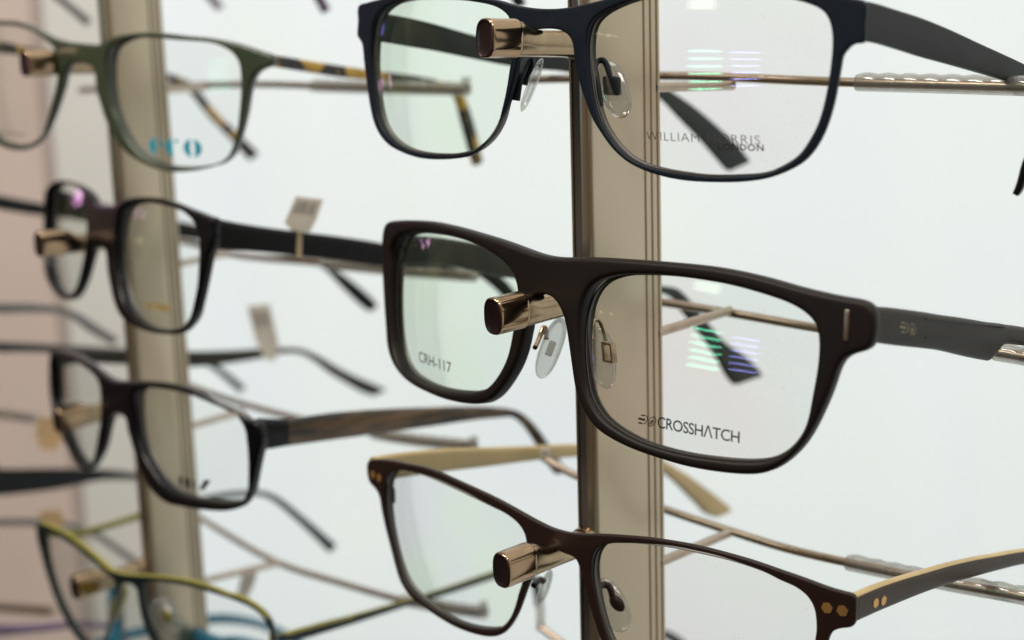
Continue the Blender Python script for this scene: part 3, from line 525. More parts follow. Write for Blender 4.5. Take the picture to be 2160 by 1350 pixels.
# ------------------------------------------------------------------ rear post: green / black / horn / yellow
g = glasses('green', 'translucent green eyeglasses with tortoiseshell temples on the rear post', 'green_acetate', 2.8, .7, 'lens_plain', 'lens_plain', h0=-.9, wt=lambda x, y: .8)
fr = g['fr']
temple(g, 580, 127, [(576,114,576,140),(646,126,646,151),(721,138,721,163),(799,149,799,170),(888,161,888,176),(940,173,936,184),(975,190,962,198),(986,208,970,214),(1001,252,981,258),(1013,296,993,302),(1022,340,1006,350)], 2.6, ['tortoise'], h=-2)
temple(g, -82, 85, [(-84,72,-84,100),(0,85,0,112),(60,98,60,118),(200,125,200,143),(340,150,340,166),(400,170,395,186),(421,190,411,200),(463,240,448,248),(507,281,490,292),(549,322,530,338)], 2.6, ['tortoise'], h=-2)
e_ = [crescent(.32, .5, .30, .5, .25, -1), crescent(1.06, .5, .30, .5, .25, -1), ring_poly(1.20, .86, 0, .09, 12), crescent(1.80, .5, .34, .5, .23, -1), crescent(1.80, .5, .34, .5, .23, 1),
      ([(.06,.50),(.62,.50),(.62,.57),(.06,.57)], [(0,1,2,3)]), ([(.60,.50),(.52,.50),(.53,.72),(.45,.90),(.33,.94),(.33,1.0),(.48,.97),(.60,.76)], [(0,1,2,7),(2,3,6,7),(3,4,5,6)])]
V, Fc = merge(e_); print_on(fr, g['hfR'], V, Fc, (316,327), (428,333), (316,289), (0, 2.16, 0, 1.0), g['R'], 'teal_ink')
V, Fc = merge([([(0,0),(1,0),(1,.3),(0,.3)], [(0,1,2,3)])]); print_on(fr, g['hfL'], V, Fc, (-30,276), (54,286), (-30,268), (0,1,0,1), g['L'], 'grey_ink')
disc(fr, fr.cast([(530,126)], .5)[0], .9, .9, .3, g['root'], 'rail_metal', 'rivet')

g = glasses('black_square', 'glossy black square eyeglasses with a thin gold band round the temple on the rear post', 'black_gloss', 3.2, .8, 'lens_plain', 'lens_plain', h0=-1.1, wt=lambda x, y: 1 if x > 240 else .2)
fr = g['fr']
tmp, P0 = temple(g, 461, 495, [(459,462,459,528),(528,475,528,531),(621,488,621,540),(713,499,713,551),(810,514,810,564),(870,530,870,566),(930,543,930,568),(985,550,982,576),(1030,562,1018,586),(1068,590,1052,612),(1090,615,1074,634)], 3, ['black_satin'], h=-2)
e_ = A3([math.sin(fr.a), math.cos(fr.a), 0]); nT = unit([e_[1], -e_[0], 0]); nT = -nT if np.dot(nT, P0) > 0 else nT
Q = [on_plane(x, y, P0, nT) for x, y in ((626,488),(637,489.5),(636,542),(624,541))]
mk('gold_band', [q+nT*.25 for q in Q]+[q-nT*3.3 for q in Q], [(0,1,2,3),(7,6,5,4),(0,4,5,1),(1,5,6,2),(2,6,7,3),(3,7,4,0)], 'bronze_brushed', tmp, smooth=False)
tm2, _ = temple(g, 112, 425, [(110,395,110,448),(190,420,190,470),(300,450,300,490),(450,482,450,512),(600,518,598,540),(680,545,672,560),(702,562,692,572),(750,597,730,612),(792,634,770,650),(799,646,782,658)], 3, ['black_satin'], h=-2)
V, Fc = merge([([(0,0),(.3,0),(.3,1),(0,1)], [(0,1,2,3)]), ([(.4,.1),(1,0),(1,.9),(.4,1)], [(0,1,2,3)])]); print_on(fr, g['hfR'], V, Fc, (311,652), (356,658), (311,636), (0,1,0,1), g['R'], 'gold_ink')

g = glasses('black_horn', 'black wraparound eyeglasses with streaky brown horn temples on the rear post', 'black_gloss', 3.2, .8, 'lens_plain', 'lens_plain', h0=-1.1, wt=lambda x, y: .55)
fr = g['fr']
temple(g, 556, 918, [(552,884,552,952),(575,885,575,949),(610,885.5,610,943),(706,873,706,930),(808,865,808,916),(910,861,910,902),(991,859,991,890),(1052,861,1052,883),(1093,867,1086,882),(1121,886,1109,898),(1154,926,1134,932),(1180,965,1160,978),(1200,990,1178,1002)], 3, ['black_gloss', 'horn'], segm=lambda s, k: 1 if s >= 2 else 0, h=-2)
temple(g, 112, 757, [(111,738,111,778),(170,738,170,768),(265,738,265,770),(415,742,415,775),(491,740,491,767),(547,737,547,758),(602,735,602,746),(639,737,637,748),(676,752,668,764),(713,774,700,789),(750,793,735,810),(790,810,766,828),(817,822,789,836)], 2.6, ['olive_dark'], h=-2)
V, Fc = merge([([(0,0),(.1,0),(.1,1),(0,1)], [(0,1,2,3)]), ([(.2,0),(.34,0),(.34,.9),(.2,.9)], [(0,1,2,3)]), ([(.45,.1),(.5,.1),(.5,.8),(.45,.8)], [(0,1,2,3)]), ([(.66,0),(.8,0),(.98,1),(.8,1)], [(0,1,2,3)])])
print_on(fr, g['hfR'], V, Fc, (378,1025), (445,1036), (380,1003), (0,1,0,1), g['R'], 'lettering_ink', name='worn_print')

g = glasses('yellow', 'thin black metal eyeglasses edged in lime yellow on the lowest peg of the rear post', ['teal_dark', 'yellow_paint'], 1.6, .3, 'lens_plain', 'lens_plain', h0=-.3, wt=lambda x, y: .6)
fr = g['fr']
# the top edge of the front is lime
me = [o for o in bpy.data.objects if o.name.startswith('frame_front')][-1].data
for pl in me.polygons:
    nz = pl.normal[2]
    if nz > .45 and np.dot(A3(pl.center)/MM+ROOTLOC[g['root'].name][0]-fr.O, fr.v) > -6: pl.material_index = 1
temple(g, 578, 1345, [(575,1338,575,1362),(590,1338,590,1360),(640,1325,640,1350),(690,1312,690,1335),(746,1298,746,1318),(860,1266,862,1280),(950,1238,952,1253),(1032,1210,1034,1226),(1092,1192,1092,1208),(1125,1202,1118,1216),(1142,1235,1128,1240),(1148,1280,1134,1282)], 1.6, ['teal_dark', 'yellow_paint'], h=-1, segm=lambda s, k: 1 if (k <= 1 or k >= 18) and s < 9 or (1.2 < s < 4 and (k < 4 or k > 15)) else 0)
temple(g, 85, 1115, [(83,1106,83,1130),(155,1121,155,1136),(220,1106,220,1120),(293,1083,293,1098),(370,1062,370,1076),(440,1046,440,1058),(500,1037,500,1049),(553,1036,550,1047),(585,1046,577,1057),(640,1088,628,1099),(680,1122,668,1137),(712,1150,696,1166)], 1.6, ['yellow_paint', 'teal_dark'], h=-1, segm=lambda s, k: 0 if s < 4.3 else 1)
p, c, w, vw, ax = pad(g, (262,1236), (234,1310), 26, -6, 6, mat='yellow_paint')
p, c, w, vw, ax = pad(g, (330,1262), (372,1340), 52, -7, 2.5)
cc = fr.p3(fr.cast([(352,1300)], -6), -6)[0]; blob(cc, fr.u*2.2, fr.n*.9, fr.v*2.0, p, 'yellow_paint', 'pad_screw', e=2)

# ------------------------------------------------------------------ posts
def post(label, corner, left_px, right_px, yref, O, name='display_post'):
    """corner: two photo points on the edge between slotted face and side face; O: plan point the slotted face stands at"""
    top = on_plane(*corner[0], O, NH); bot = on_plane(*corner[1], O, NH); ref = top+(bot-top)*((top[2]*0+1)*.5)
    d = unit(bot-top); t = (yref-corner[0][1])/(corner[1][1]-corner[0][1]); cx = corner[0][0]+t*(corner[1][0]-corner[0][0])
    C = on_plane(cx, yref, O, NH)
    w1 = float(np.dot(on_plane(left_px, yref, C, NH)-C, -UH)); w2 = float(np.dot(on_plane(right_px, yref, C, UH)-C, -NH))
    return C, d, w1, w2
def upright(parent, C, d, w1, w2):
    r = 2.0; sec = []
    add = lambda s, q, m=0: sec.append((s, q, m))       # s along UH (to the left negative), q backwards, m material of the face that follows
    add(-w1, w2*.98); add(-w1, .4); add(-w1+.35, 0); add(-w1+.9, 0, 1); add(-w1+.7, .35, 1); add(-2.1, .35, 1); add(-2.1, .1)
    for k in range(5): a = math.radians(90*k/4); add(-r+r*math.sin(a)-0, r-r*math.cos(a))
    for k in range(1, 12): f = r/w2+(.735-r/w2)*k/12; add(.55*math.sin(math.pi*k/12), w2*f)
    add(0, w2*.735); 
    for f in (.745, .835, .92):
        add(-.0, w2*f); add(-.42, w2*(f+.006), 1); add(-.42, w2*(f+.022)); add(0, w2*(f+.03))
    add(0, w2*.975); add(-.5, w2)
    dz = d/abs(d[2]); H = 420; n = len(sec); V = []
    for z in (H, 0, -H):
        V += [C+dz*(-z)+UH*s-NH*q for s, q, _ in sec]
    Fc = []; mi = []
    for j in range(2):
        for i in range(n):
            a, b = j*n+i, j*n+(i+1) % n; Fc.append((a, b, b+n, a+n)); mi.append(sec[i][2])
    Fc += [tuple(range(n)), tuple(range(2*n, 3*n))[::-1]]; mi += [0, 0]
    return mk('upright', V, Fc, ['upright_metal', 'upright_slot'], parent, midx=mi, sharp=35)
def peg(parent, tip_px, root_px, C, w=5.2, hgt=7.7, cap_len=8.2, label=None):
    R3 = on_plane(*root_px, C, NH); pn = UH; T3 = on_plane(*tip_px, R3, pn)
    ax = unit(R3-T3); L = np.linalg.norm(R3-T3); side = UH; up = unit(np.cross(side, ax)); up = up if up[2] > 0 else -up
    m = 96
    def ring(s, hw, hh, dz=0, e=2.7, gr=0.0):
        out = []
        for k in range(m):
            a = 2*math.pi*k/m; ca, sa = math.cos(a), math.sin(a)
            gq = 1-gr*(.5+.5*math.cos(a*24)) if gr and abs(sa) > .55 else 1; ca *= gq; sa *= gq
            out.append(T3+ax*s+side*hw*math.copysign(abs(ca)**(2/e), ca)+up*(hh*math.copysign(abs(sa)**(2/e), sa)+dz))
        return out
    def loft(rings, name, mats, mi=None, par=parent, caps=True):
        V = [p for r_ in rings for p in r_]; n = len(rings)
        Fc = [(i*m+k, i*m+(k+1) % m, (i+1)*m+(k+1) % m, (i+1)*m+k) for i in range(n-1) for k in range(m)]; idx = [(mi[i] if mi else 0) for i in range(n-1) for k in range(m)]
        Fc += [tuple(range(m))[::-1], tuple((n-1)*m+k for k in range(m))]; idx += [mi[0] if mi else 0, 0]
        return mk(name, V, Fc, mats, par, midx=idx, sharp=40)
    W, Hh = w/2, hgt/2
    body = loft([ring(cap_len+.05, W*.94, Hh*.93, -.1), ring(cap_len+1.2, W*.93, Hh*.92, -.1), ring(cap_len+3.5, W*.9, Hh*.74, -.75), ring(cap_len+6, W*.9, Hh*.70, -.85), ring(L+2, W*.9, Hh*.70, -.85)], 'peg', ['bronze_brushed'])
    loft([ring(.25, W*.55, Hh*.62), ring(.12, W*.8, Hh*.84), ring(0, W*.88, Hh*.90), ring(.05, W*.93, Hh*.94), ring(.3, W*.985, Hh*.985), ring(.7, W, Hh), ring(.9, W, Hh, gr=.022), ring(cap_len*.5, W, Hh, gr=.022), ring(cap_len-.7, W, Hh, gr=.022), ring(cap_len-.5, W, Hh), ring(cap_len-.12, W*.985, Hh*.985), ring(cap_len, W*.95, Hh*.95)], 'peg_cap', ['bronze', 'peg_face'], [1,1,1,0,0,0,0,0,0,0,0,0], par=body)
    # collar where the peg meets the slot
    cc = ring(L-.4, W*1.15, W*1.15, -.85, 2); ce = ring(L+.8, W*1.22, W*1.22, -.85, 2)
    loft([ring(L-1.5, W*1.0, W*1.0, -.85, 2), ring(L-1.3, W*1.2, W*1.2, -.85, 2), ring(L-.2, W*1.28, W*1.28, -.85, 2), ring(L+1.4, W*1.28, W*1.28, -.85, 2)], 'peg_collar', ['bronze_brushed'], par=body)
    return body
def rail(parent, C, pts, back=51., rod=1.05, sleeve=None, strut=None, upturn=None, sleeve_mat='sleeve_plastic'):
    Pp = C-NH*back; P = [on_plane(x, y, Pp, NH) for x, y in pts]
    r = tube(P, rod, parent, 'rail_metal', 'temple_rail', n=14)
    if sleeve:
        Q = [on_plane(x, y, Pp, NH) for x, y in pts if sleeve[0] <= x <= sleeve[1]]
        tube(Q, 1.85, r, sleeve_mat, 'rail_sleeve', n=20, sub=14, scallop=(.2, 5.0))
    if upturn:
        a = on_plane(*upturn[0], Pp, NH); b = on_plane(*upturn[1], Pp, NH); tube([a, b], 1.3, r, sleeve_mat, 'end_stop', n=10, smoothpath=False)
    if strut:
        a = on_plane(*strut[0], C-NH*22, NH); b = on_plane(*strut[1], Pp+NH*1.2, NH); tube([a, b], 1.1, r, 'rail_metal', 'rail_strut', n=12, smoothpath=False)
    return r

frB = FR['brown_thick']; O1 = frB.O-NH*13.5
C1, d1, w1, w2 = post('', [(1234,0), (1259,1350)], 1208, 1399.5, 660, O1)
p1 = root('display_post', C1, 'champagne metal display post nearest the camera, with the navy and brown frames on its pegs', 'display post', 'slotted metal display posts')
upright(p1, C1, d1, w1, w2)
peg(p1, (1021,80), (1219,84), C1); peg(p1, (1038,668), (1224,622), C1); peg(p1, (1056,1204), (1234,1134), C1)
peg(p1, (1078,1720), (1250,1600), C1)
rail(p1, C1, [(1100,168),(1200,166),(1395,160),(1540,163),(1650,168),(1810,174),(1900,176),(2030,179.5),(2160,183),(2330,188)], sleeve=(1810,2330), strut=((1380,184),(1545,180)))
rail(p1, C1, [(1130,608),(1260,620),(1400,638),(1540,660),(1725,692),(1900,716),(2100,742),(2160,752),(2330,780)], sleeve=(2100,2330), strut=((1385,702),(1540,655)))
rail(p1, C1, [(1150,968),(1215,1003),(1405,1075),(1540,1120),(1660,1157),(1790,1187),(2000,1229),(2160,1258),(2330,1292)], sleeve=(1790,2330), strut=((1390,1187),(1538,1124)), upturn=((1151,948),(1151,972)))
rail(p1, C1, [(1140,1322),(1240,1395),(1400,1480),(1700,1600)], strut=((1380,1640),(1500,1520)), upturn=((1140,1282),(1140,1328)))

frC = FR['black_square']; O2 = FR['black_square'].O-NH*13.5
C2, d2, v1, v2 = post('', [(219,0), (329,1350)], 258, 391, 660, O2)
p2 = root('display_post', C2, 'blurred champagne metal display post further back, holding the green, black and yellow frames', 'display post', 'slotted metal display posts')
upright(p2, C2, d2, v1, v2)
peg(p2, (50,133), (222,130), C2); peg(p2, (80,515), (240,500), C2); peg(p2, (119,888), (262,850), C2); peg(p2, (156,1240), (296,1195), C2)
rail(p2, C2, [(170,190),(370,181),(560,178),(660,181),(720,183),(850,186),(985,189)], sleeve=(660,990), strut=((335,192),(430,184)), upturn=((983,162),(984,190)))
rail(p2, C2, [(200,480),(400,512),(480,535),(690,556),(860,572),(1000,582)], sleeve=(690,1010), strut=((380,556),(470,537)))
rail(p2, C2, [(300,770),(413,818),(500,848),(620,880),(790,915),(870,928),(1000,942)], sleeve=(790,1010), strut=((400,900),(510,868)), upturn=((999,920),(1000,944)))
rail(p2, C2, [(340,1040),(435,1100),(580,1184),(720,1230),(850,1266),(940,1282),(1022,1293)], sleeve=(850,1030), strut=((425,1226),(585,1188)), upturn=((1019,1268),(1021,1294)))

# third post, out of the frame to the left; only the ends of its rails reach into view
C3 = C2+(C2-C1)*1.0
p3_ = root('display_post', C3, 'display post beyond the edge of view whose rail ends show before the pinkish wall', 'display post', 'slotted metal display posts')
upright(p3_, C3, d2, v1, v2)
rail(p3_, C3, [(-260,862),(-60,868),(10,875),(76,884)], sleeve=(-60,80))
rail(p3_, C3, [(-260,1255),(-40,1278),(40,1284),(118,1290)], rod=1.9)
# ------------------------------------------------------------------ frames on the third post and above / below: mostly outside the view
def sym(key='black_square'):
    fr = FR[key]; cv = lambda P: fr.cast(crspline(P, 4)); R = cv(T[key]['right']); O = cv(T[key]['outer'])
    L = R*A3([-1, 1]); rt = O[O[:,0] >= 0]; rt = rt[np.argsort(np.arctan2(rt[:,1]+8, rt[:,0]-36))]
    return R, L, O
R0_, L0_, OU_ = sym()
def far_glasses(hinge_px, depth, label, mat, lens, temples, a=46, th=2.6, tmat=None, flip=1, front=True):
    """hinge_px: where the right hinge stands in the picture plane (may lie outside the frame)"""
    h3 = ray(*hinge_px)*depth
    fr = Front((1080,675), 1, a, 3, 0, .0012, 0); fr.O = h3-fr.u*66-fr.v*2
    rt = root('eyeglasses', fr.O, label, 'eyeglasses', 'eyeglasses hanging on the display')
    if front:
        front_mesh(fr, OU_, [L0_, R0_], 3.2, .7, rt, mat, grid=2.0)
        lens_mesh(fr, L0_, 1.6, rt, lens, -1.6); lens_mesh(fr, R0_, 1.6, rt, lens, -1.6)
    for (u, st) in temples:
        P = fr.O+fr.u*u-fr.n*2
        ribbon(st, P, A3([math.sin(math.radians(a)), math.cos(math.radians(a)), 0]), th, rt, [tmat or mat])
    return fr, rt
far_glasses((-70,430), 575, 'black eyeglasses whose straight temple points at the glossy black square pair', 'black_satin', 'lens_plain', [(66, [(-75,392,-75,428),(0,412,0,442),(60,424,60,452),(110,433,110,458),(200,450,200,470),(260,470,258,486)])])
far_glasses((-70,735), 585, 'dark eyeglasses with a teal temple tip hanging behind the black wraparound pair', 'olive_dark', 'lens_plain', [(66, [(-75,712,-75,744),(0,722,0,744),(100,727,100,744),(250,735,250,752),(400,745,398,760),(440,757,430,768),(469,776,458,784),(500,800,490,812),(520,818,508,828)])], tmat='teal_dark')
far_glasses((-60,1010), 590, 'heavy black eyeglasses whose broad temple runs in below the black wraparound pair', 'black_gloss', 'lens_plain', [(66, [(-65,985,-65,1052),(0,990,0,1047),(120,989,120,1034),(220,991,220,1014),(300,1000,298,1014)])], tmat='black_satin')
far_glasses((-70,648), 590, 'eyeglasses with a slim grey bent temple before the pinkish wall', 'grey_temple', 'lens_plain', [(66, [(-75,638,-75,664),(0,640,0,662),(80,642,80,660),(130,648,126,662),(166,660,154,672),(205,685,192,700),(252,714,240,728)])], front=False)
far_glasses((-60,1120), 600, 'pale grey eyeglasses with a bent temple behind the lime edged pair', 'grey_temple', 'lens_plain', [(66, [(-65,1098,-65,1112),(60,1096,60,1110),(150,1104,146,1116),(210,1124,200,1134),(250,1150,240,1160),(290,1178,280,1190)])], front=False)
far_glasses((-80,-30), 575, 'grey eyeglasses with only a slanting temple tip showing above the green pair', 'grey_temple', 'lens_plain', [(66, [(-85,-60,-85,-30),(40,-48,40,-28),(110,-25,102,-12),(150,5,140,14),(196,42,184,54)])], front=False)
far_glasses((-40,1325), 560, 'purple eyeglasses with a flat temple below the black rail end', 'purple', 'lens_plain', [(66, [(-45,1312,-45,1350),(0,1318,0,1345),(80,1318,80,1336),(170,1312,170,1326),(260,1318,258,1330)])], front=False)
far_glasses((470,-330), 470, 'dark purple eyeglasses whose two temple tips dip in above the green pair', 'purple', 'lens_plain', [(66, [(476,-340,476,-310),(580,-230,576,-210),(640,-80,628,-68),(672,-30,660,-20),(700,18,686,28)]), (-66, [(100,-260,100,-230),(300,-150,298,-130),(400,-70,390,-58),(440,-25,430,-15),(474,12,462,22)])], a=46, front=True)
far_glasses((690,1490), 455, 'bright blue eyeglasses peeping in below the lime edged pair', 'blue_acetate', 'lens_plain', [(66, [(690,1410,690,1450),(800,1400,800,1430),(1000,1400,1000,1420)]), (-66, [(190,1362,190,1390),(240,1340,240,1362),(310,1322,310,1344),(440,1298,440,1320),(490,1297,490,1318),(560,1312,554,1328),(615,1335,604,1352),(660,1372,645,1385)])], front=True)
far_glasses((2500,330), 330, 'black eyeglasses with one curved temple tip hanging at the picture edge', 'black_satin', 'lens_plain', [(0, [(2500,250,2500,290),(2300,240,2300,270),(2200,270,2215,285),(2160,330,2176,338),(2142,390,2156,398),(2135,408,2146,414)])], a=-60, front=False)
far_glasses((1700,-300), 300, 'dark eyeglasses hanging higher up with a temple tip over the navy bridge', 'black_satin', 'lens_plain', [(-66, [(700,-330,700,-290),(900,-220,900,-190),(1040,-80,1030,-66),(1080,-35,1070,-25),(1114,6,1098,14)])], a=46, front=False)
far_glasses((1600,1470), 330, 'dark eyeglasses hanging lower down behind the slim brown pair', 'teal_dark', 'lens_plain', [(-66, [(900,1440,900,1470),(1200,1380,1200,1400),(1360,1330,1358,1345),(1420,1334,1410,1350),(1500,1400,1480,1415)])], a=46, front=False)

# ------------------------------------------------------------------ price tags
def tag(label, corners, P, mat='tag_paper', printed=True):
    nrm = -unit(A3([P[0], P[1], 0])); Q = [on_plane(x, y, P, nrm) for x, y in corners]; c = sum(Q)/len(Q)
    rt = root('price_tag', c, label, 'price tag', 'price tags tied to the frames')
    n = len(Q); back = [q-nrm*.35 for q in Q]
    mk('tag_paper', Q+back, [tuple(range(n)), tuple(range(n, 2*n))[::-1]]+[(i, (i+1) % n, (i+1) % n+n, i+n) for i in range(n)], mat, rt, smooth=False)
    if printed:
        V = []; Fc = []; A_, B_, D_ = Q[0], Q[1], Q[-1]
        rnd = random.Random(3)
        for k in range(9):
            t0 = .12+.085*k; t1 = t0+.02+.03*rnd.random(); b = len(V)
            f = lambda s, t: A_+(B_-A_)*s+(D_-A_)*t+nrm*.05
            V += [f(t0, .15), f(t1, .15), f(t1, .6), f(t0, .6)]; Fc.append((b, b+1, b+2, b+3))
        mk('barcode', V, Fc, 'tag_print', rt, smooth=False)
fsq = FR['black_square']; fh = FR['black_horn']
def tpt(fr, hx, hy, px, py, a=None):
    P = fr.p3(fr.cast([(hx, hy)], -2), -2)[0]; e = A3([math.sin(fr.a), math.cos(fr.a), 0]); n = unit([e[1], -e[0], 0]); return on_plane(px, py, P, n)
tag('small printed paper tag standing up from the black temple with the gold band', [(624,414), (682,421), (668,462), (654,489), (618,490), (600,470)], tpt(fsq, 461, 495, 635, 490)*1.012)
tag('long paper tag tied over the olive bent temple in mid picture', [(521,646), (569,641), (588,728), (580,762), (560,758), (540,722)], tpt(fh, 112, 757, 560, 745)*.992)
tag('plain beige paper tag hanging under the rail behind the lime edged pair', [(512,1200), (545,1196), (535,1235), (522,1262), (497,1262), (505,1230)], C2-NH*55+A3([0,0,0]), printed=False)
tag('blurred orange tag beside the wraparound pair', [(80,880), (128,880), (135,925), (118,950), (86,948), (74,915)], C3-NH*40+UH*60, 'tag_orange', False)
tag('blurred orange tag above the corner of the lime edged pair', [(82,1078), (125,1075), (138,1100), (128,1112), (88,1110)], C3-NH*40+UH*60, 'tag_orange', False)

# ------------------------------------------------------------------ backing: white light panel, its edge and the side wall
def lightbox(name, col, col2, strength):
    m, N, L = newmat(name)
    o = N.new('ShaderNodeOutputMaterial'); e = N.new('ShaderNodeEmission'); p = N.new('ShaderNodeBsdfPrincipled'); p.inputs['Base Color'].default_value = (.46,.49,.49,1); p.inputs['Roughness'].default_value = .5
    a = N.new('ShaderNodeAddShader'); L.new(e.outputs[0], a.inputs[0]); L.new(p.outputs[0], a.inputs[1]); L.new(a.outputs[0], o.inputs[0])
    tc = N.new('ShaderNodeTexCoord'); nz = N.new('ShaderNodeTexNoise'); nz.inputs['Scale'].default_value = 9; nz.inputs['Detail'].default_value = 1; L.new(tc.outputs['Object'], nz.inputs[0])
    sx = N.new('ShaderNodeSeparateXYZ'); L.new(tc.outputs['Object'], sx.inputs[0])
    mr = N.new('ShaderNodeMapRange'); mr.inputs[1].default_value = .35; mr.inputs[2].default_value = .65; L.new(nz.outputs[0], mr.inputs[0])
    mx = N.new('ShaderNodeMix'); mx.data_type = 'RGBA'; mx.inputs[6].default_value = col; mx.inputs[7].default_value = col2; L.new(mr.outputs[0], mx.inputs[0]); L.new(mx.outputs[2], e.inputs[0])
    e.inputs[1].default_value = strength
lightbox('panel_light', (.725,.80,.785,1), (.71,.79,.82,1), .69)
surf('side_wall_paint', (.78,.67,.62,1), rough=.7, noise=.04, scale=8)
surf('panel_frame', (.46,.39,.36,1), rough=.5, noise=.05, scale=20)
surf('floor_vinyl', (.25,.20,.16,1), rough=.5, noise=.2, scale=8)
PW = C1-NH*235                         # the lit panel stands about 23 cm behind the posts
def at_wall(px, py, off=0): return on_plane(px, py, PW-NH*off, NH)
e0 = at_wall(98, 0); e1 = at_wall(212, 1350); dE = (e1-e0)/(e1-e0)[2]
def edge(z): return e0+dE*(z-e0[2])
zt, zb = e0[2]+700, e1[2]-800
RT = UH*1900
Q = [edge(zt), edge(zt)+RT, edge(zb)+RT, edge(zb)]
def slabq(Q, n, th): return list(Q)+[q+n*th for q in Q], [(0,1,2,3),(7,6,5,4),(0,4,5,1),(1,5,6,2),(2,6,7,3),(3,7,4,0)]
V, Fc = slabq(Q, -NH, 20); o = mk('wall', V, Fc, 'panel_light', None, smooth=False); o['kind'] = 'structure'; o['label'] = 'softly lit white backing panel behind the frames'
Q = [edge(zt)-UH*14+NH*4, edge(zt)-UH*.5+NH*4, edge(zb)-UH*.5+NH*4, edge(zb)-UH*14+NH*4]
V, Fc = slabq(Q, -NH, 24); o = mk('wall_trim', V, Fc, 'panel_frame', None, smooth=False); o['kind'] = 'structure'
f0 = at_wall(258, 0); f1 = at_wall(372, 1350); dF = (f1-f0)/(f1-f0)[2]; edg2 = lambda z: f0+dF*(z-f0[2])
surf('border_paint', (.80,.83,.80,1), rough=.6, noise=.02, scale=10)
Q = [edge(zt)+NH*3, edg2(zt)+NH*3, edg2(zb)+NH*3, edge(zb)+NH*3]
V, Fc = slabq(Q, -NH, 2.5); o = mk('wall_trim', V, Fc, 'border_paint', None, smooth=False); o['kind'] = 'structure'
Q = [edge(zt)-UH*1200-NH*30, edge(zt)+UH*30-NH*30, edge(zb)+UH*30-NH*30, edge(zb)-UH*1200-NH*30]
V, Fc = slabq(Q, -NH, 20); o = mk('side_wall', V, Fc, 'side_wall_paint', None, smooth=False); o['kind'] = 'structure'; o['label'] = 'pinkish beige wall beside the lit panel'

# ------------------------------------------------------------------ light
w = bpy.data.worlds.new('World'); sc.world = w; w.use_nodes = True; N, L = w.node_tree.nodes, w.node_tree.links; N.clear()
o = N.new('ShaderNodeOutputWorld'); bg = N.new('ShaderNodeBackground'); L.new(bg.outputs[0], o.inputs[0])
tc = N.new('ShaderNodeTexCoord'); sx = N.new('ShaderNodeSeparateXYZ'); L.new(tc.outputs['Generated'], sx.inputs[0])
nz = N.new('ShaderNodeTexNoise'); nz.inputs['Scale'].default_value = 2.6; nz.inputs['Detail'].default_value = 3; L.new(tc.outputs['Generated'], nz.inputs[0])
ad = N.new('ShaderNodeMath'); ad.operation = 'MULTIPLY_ADD'; ad.inputs[1].default_value = .55; L.new(nz.outputs[0], ad.inputs[0]); 
ma = N.new('ShaderNodeMath'); ma.operation = 'MULTIPLY_ADD'; ma.inputs[1].default_value = .5; ma.inputs[2].default_value = .22; L.new(sx.outputs[2], ma.inputs[0]); L.new(ma.outputs[0], ad.inputs[2])
cr = N.new('ShaderNodeValToRGB'); E = cr.color_ramp.elements; E[0].position = .2; E[0].color = (.05,.035,.03,1); E[1].position = .95; E[1].color = (.92,.92,.88,1)
for p_, c_ in ((.40,(.10,.07,.06,1)), (.50,(.42,.30,.18,1)), (.57,(.12,.09,.09,1)), (.66,(.36,.29,.22,1)), (.80,(.62,.58,.50,1))): q = E.new(p_); q.color = c_
L.new(ad.outputs[0], cr.inputs[0]); L.new(cr.outputs[0], bg.inputs[0]); bg.inputs[1].default_value = .62
def area(name, loc, target, sx_, sy_, power, col):
    ld = bpy.data.lights.new(name, 'AREA'); ld.shape = 'RECTANGLE'; ld.size = sx_; ld.size_y = sy_; ld.energy = power; ld.color = col
    o = bpy.data.objects.new(name, ld); COL.objects.link(o); loc = Vector(loc)+Vector((0,0,CAMZ)); o.location = loc
    o.rotation_euler = (Vector(target)+Vector((0,0,CAMZ))-loc).to_track_quat('-Z', 'Y').to_euler(); o['label'] = name.replace('_', ' '); return o
tgt = tuple(C1*MM)
area('ceiling_lamp', (-.9, -.5, 1.6), tgt, .6, .3, 14, (1, .86, .68))
area('ceiling_lamp', (.9, -.9, 1.5), tgt, .9, .3, 10, (1, .93, .84))
area('ceiling_lamp', (.3, .1, 1.5), tgt, 1.2, .6, 8, (1, .96, .9))

area('added_wall_fill', (-.75, .15, .75), tuple(at_wall(300, 600)*MM), .5, .2, 7, (1, .93, .88))  # added lamp that brightens the panel and wall towards the left
# lamps added for lens glints; coating green and violet put into the lamp colour
def mirrored(G, px, py, dist, w_px, h_px, n, power, col, nm, hk='hfR'):
    p, r = mirror_ray(G['fr'], G[hk], px, py); c = p+r*dist
    cast = lambda x, y: (lambda q: q[0]+q[1]*(np.dot(c-q[0], r)/np.dot(q[1], r)))(mirror_ray(G['fr'], G[hk], x, y))
    ex = (cast(px+w_px/2, py)-cast(px-w_px/2, py)); ey = cast(px, py+h_px/2)-cast(px, py-h_px/2)
    for k in range(n):
        t = (k-(n-1)/2)/max(1, n-1) if n > 1 else 0; q = c+ey*t
        ld = bpy.data.lights.new(nm, 'AREA'); ld.shape = 'RECTANGLE'; ld.size = np.linalg.norm(ex)*MM; ld.size_y = np.linalg.norm(ey)*MM*(.03 if n > 1 else 1.0); ld.color = col
        ld.energy = power*ld.size*ld.size_y*math.pi*4/4
        o = bpy.data.objects.new(nm, ld); COL.objects.link(o); z = r; x = unit(ex-z*np.dot(ex, z)); y = np.cross(z, x)
        from mathutils import Matrix
        l = q*MM; o.matrix_world = Matrix(((x[0],y[0],z[0],l[0]),(x[1],y[1],z[1],l[1]),(x[2],y[2],z[2],l[2]+CAMZ),(0,0,0,1))); o['label'] = 'lamp added for its glint in a lens'
    return c
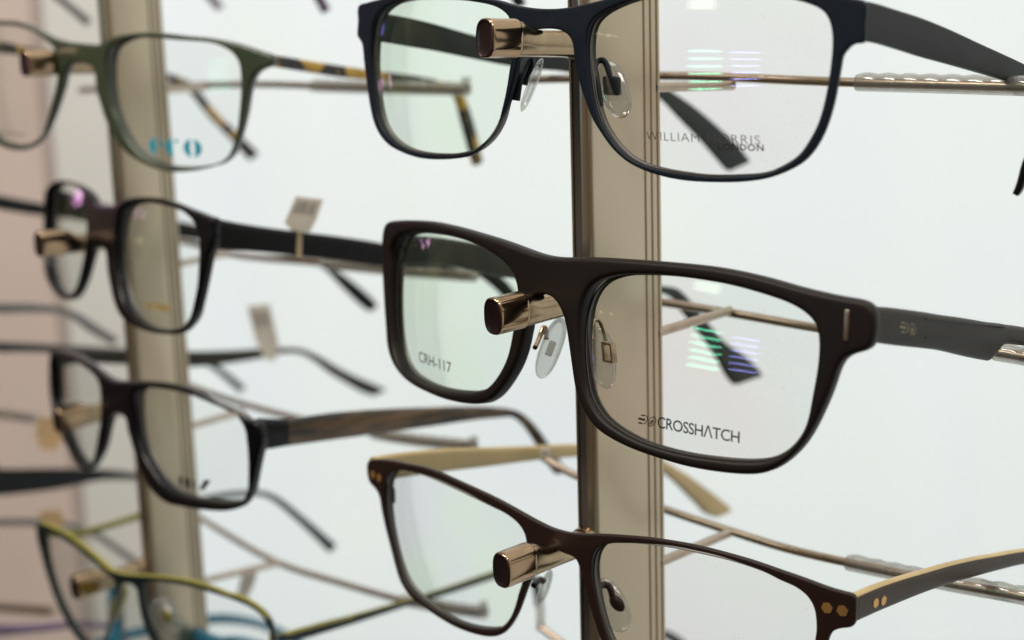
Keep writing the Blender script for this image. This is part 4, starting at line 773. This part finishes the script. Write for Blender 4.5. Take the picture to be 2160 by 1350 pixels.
LG = mirrored(GN, 1482, 148, 1100, 64, 80, 6, 20, (.22,1,.62), 'added_glint_bar')
LB = mirrored(GN, 1568, 146, 1100, 58, 70, 6, 18, (.34,.30,1), 'added_glint_bar')
mirrored(GN, 803, 60, 700, 14, 26, 1, 9, (.3,.25,1), 'added_violet_glint', 'hfL')  # added lamp, coloured to put a violet glint in the left lens
mirrored(GB, 884, 518, 700, 14, 22, 1, 7, (1,.35,.8), 'added_pink_glint', 'hfL')  # added lamp, coloured to put a pink glint in the left lens
mirrored(GN, 1476, 6, 1500, 56, 26, 1, 3.5, (1,.95,.8), 'ceiling_spot_lamp')
print('LAMPS', LG, LB)
def where(G, L, x0, y0):
    best = None
    for y in range(y0-250, y0+251, 10):
        for x in range(x0-220, x0+221, 10):
            p, r = mirror_ray(G['fr'], G['hfR'], x, y); e = np.dot(unit(L-p), r)
            if best is None or e > best[0]: best = (e, x, y)
    return best
print('in brown lens', where(GB, LG, 1480, 780), 'in slim', where(GT, LG, 1480, 1300))
# ------------------------------------------------------------------ camera
cd = bpy.data.cameras.new('camera'); cam = bpy.data.objects.new('camera', cd); COL.objects.link(cam); sc.camera = cam
from mathutils import Matrix
M = Matrix((( R_[0], U_[0], -F_[0], 0), (R_[1], U_[1], -F_[1], 0), (R_[2], U_[2], -F_[2], CAMZ), (0,0,0,1))); cam.matrix_world = M
cd.sensor_width = 36; cd.lens = 36*FPX/2160; cd.clip_start = .01; cd.clip_end = 50
cd.dof.use_dof = True; cd.dof.focus_distance = .312; cd.dof.aperture_fstop = 11.5; cd.dof.aperture_blades = 0
sc.view_settings.view_transform = 'Standard'; sc.view_settings.look = 'None'; sc.view_settings.exposure = 0; sc.view_settings.gamma = 1
sc.render.engine = 'CYCLES'; c = sc.cycles
c.max_bounces = 14; c.transparent_max_bounces = 40; c.transmission_bounces = 8; c.glossy_bounces = 5; c.diffuse_bounces = 3; c.caustics_reflective = False; c.caustics_refractive = False
c.use_denoising = True; c.sample_clamp_indirect = 4
try: c.denoiser = 'OPENIMAGEDENOISE'; c.denoising_prefilter = 'ACCURATE'
except Exception: pass
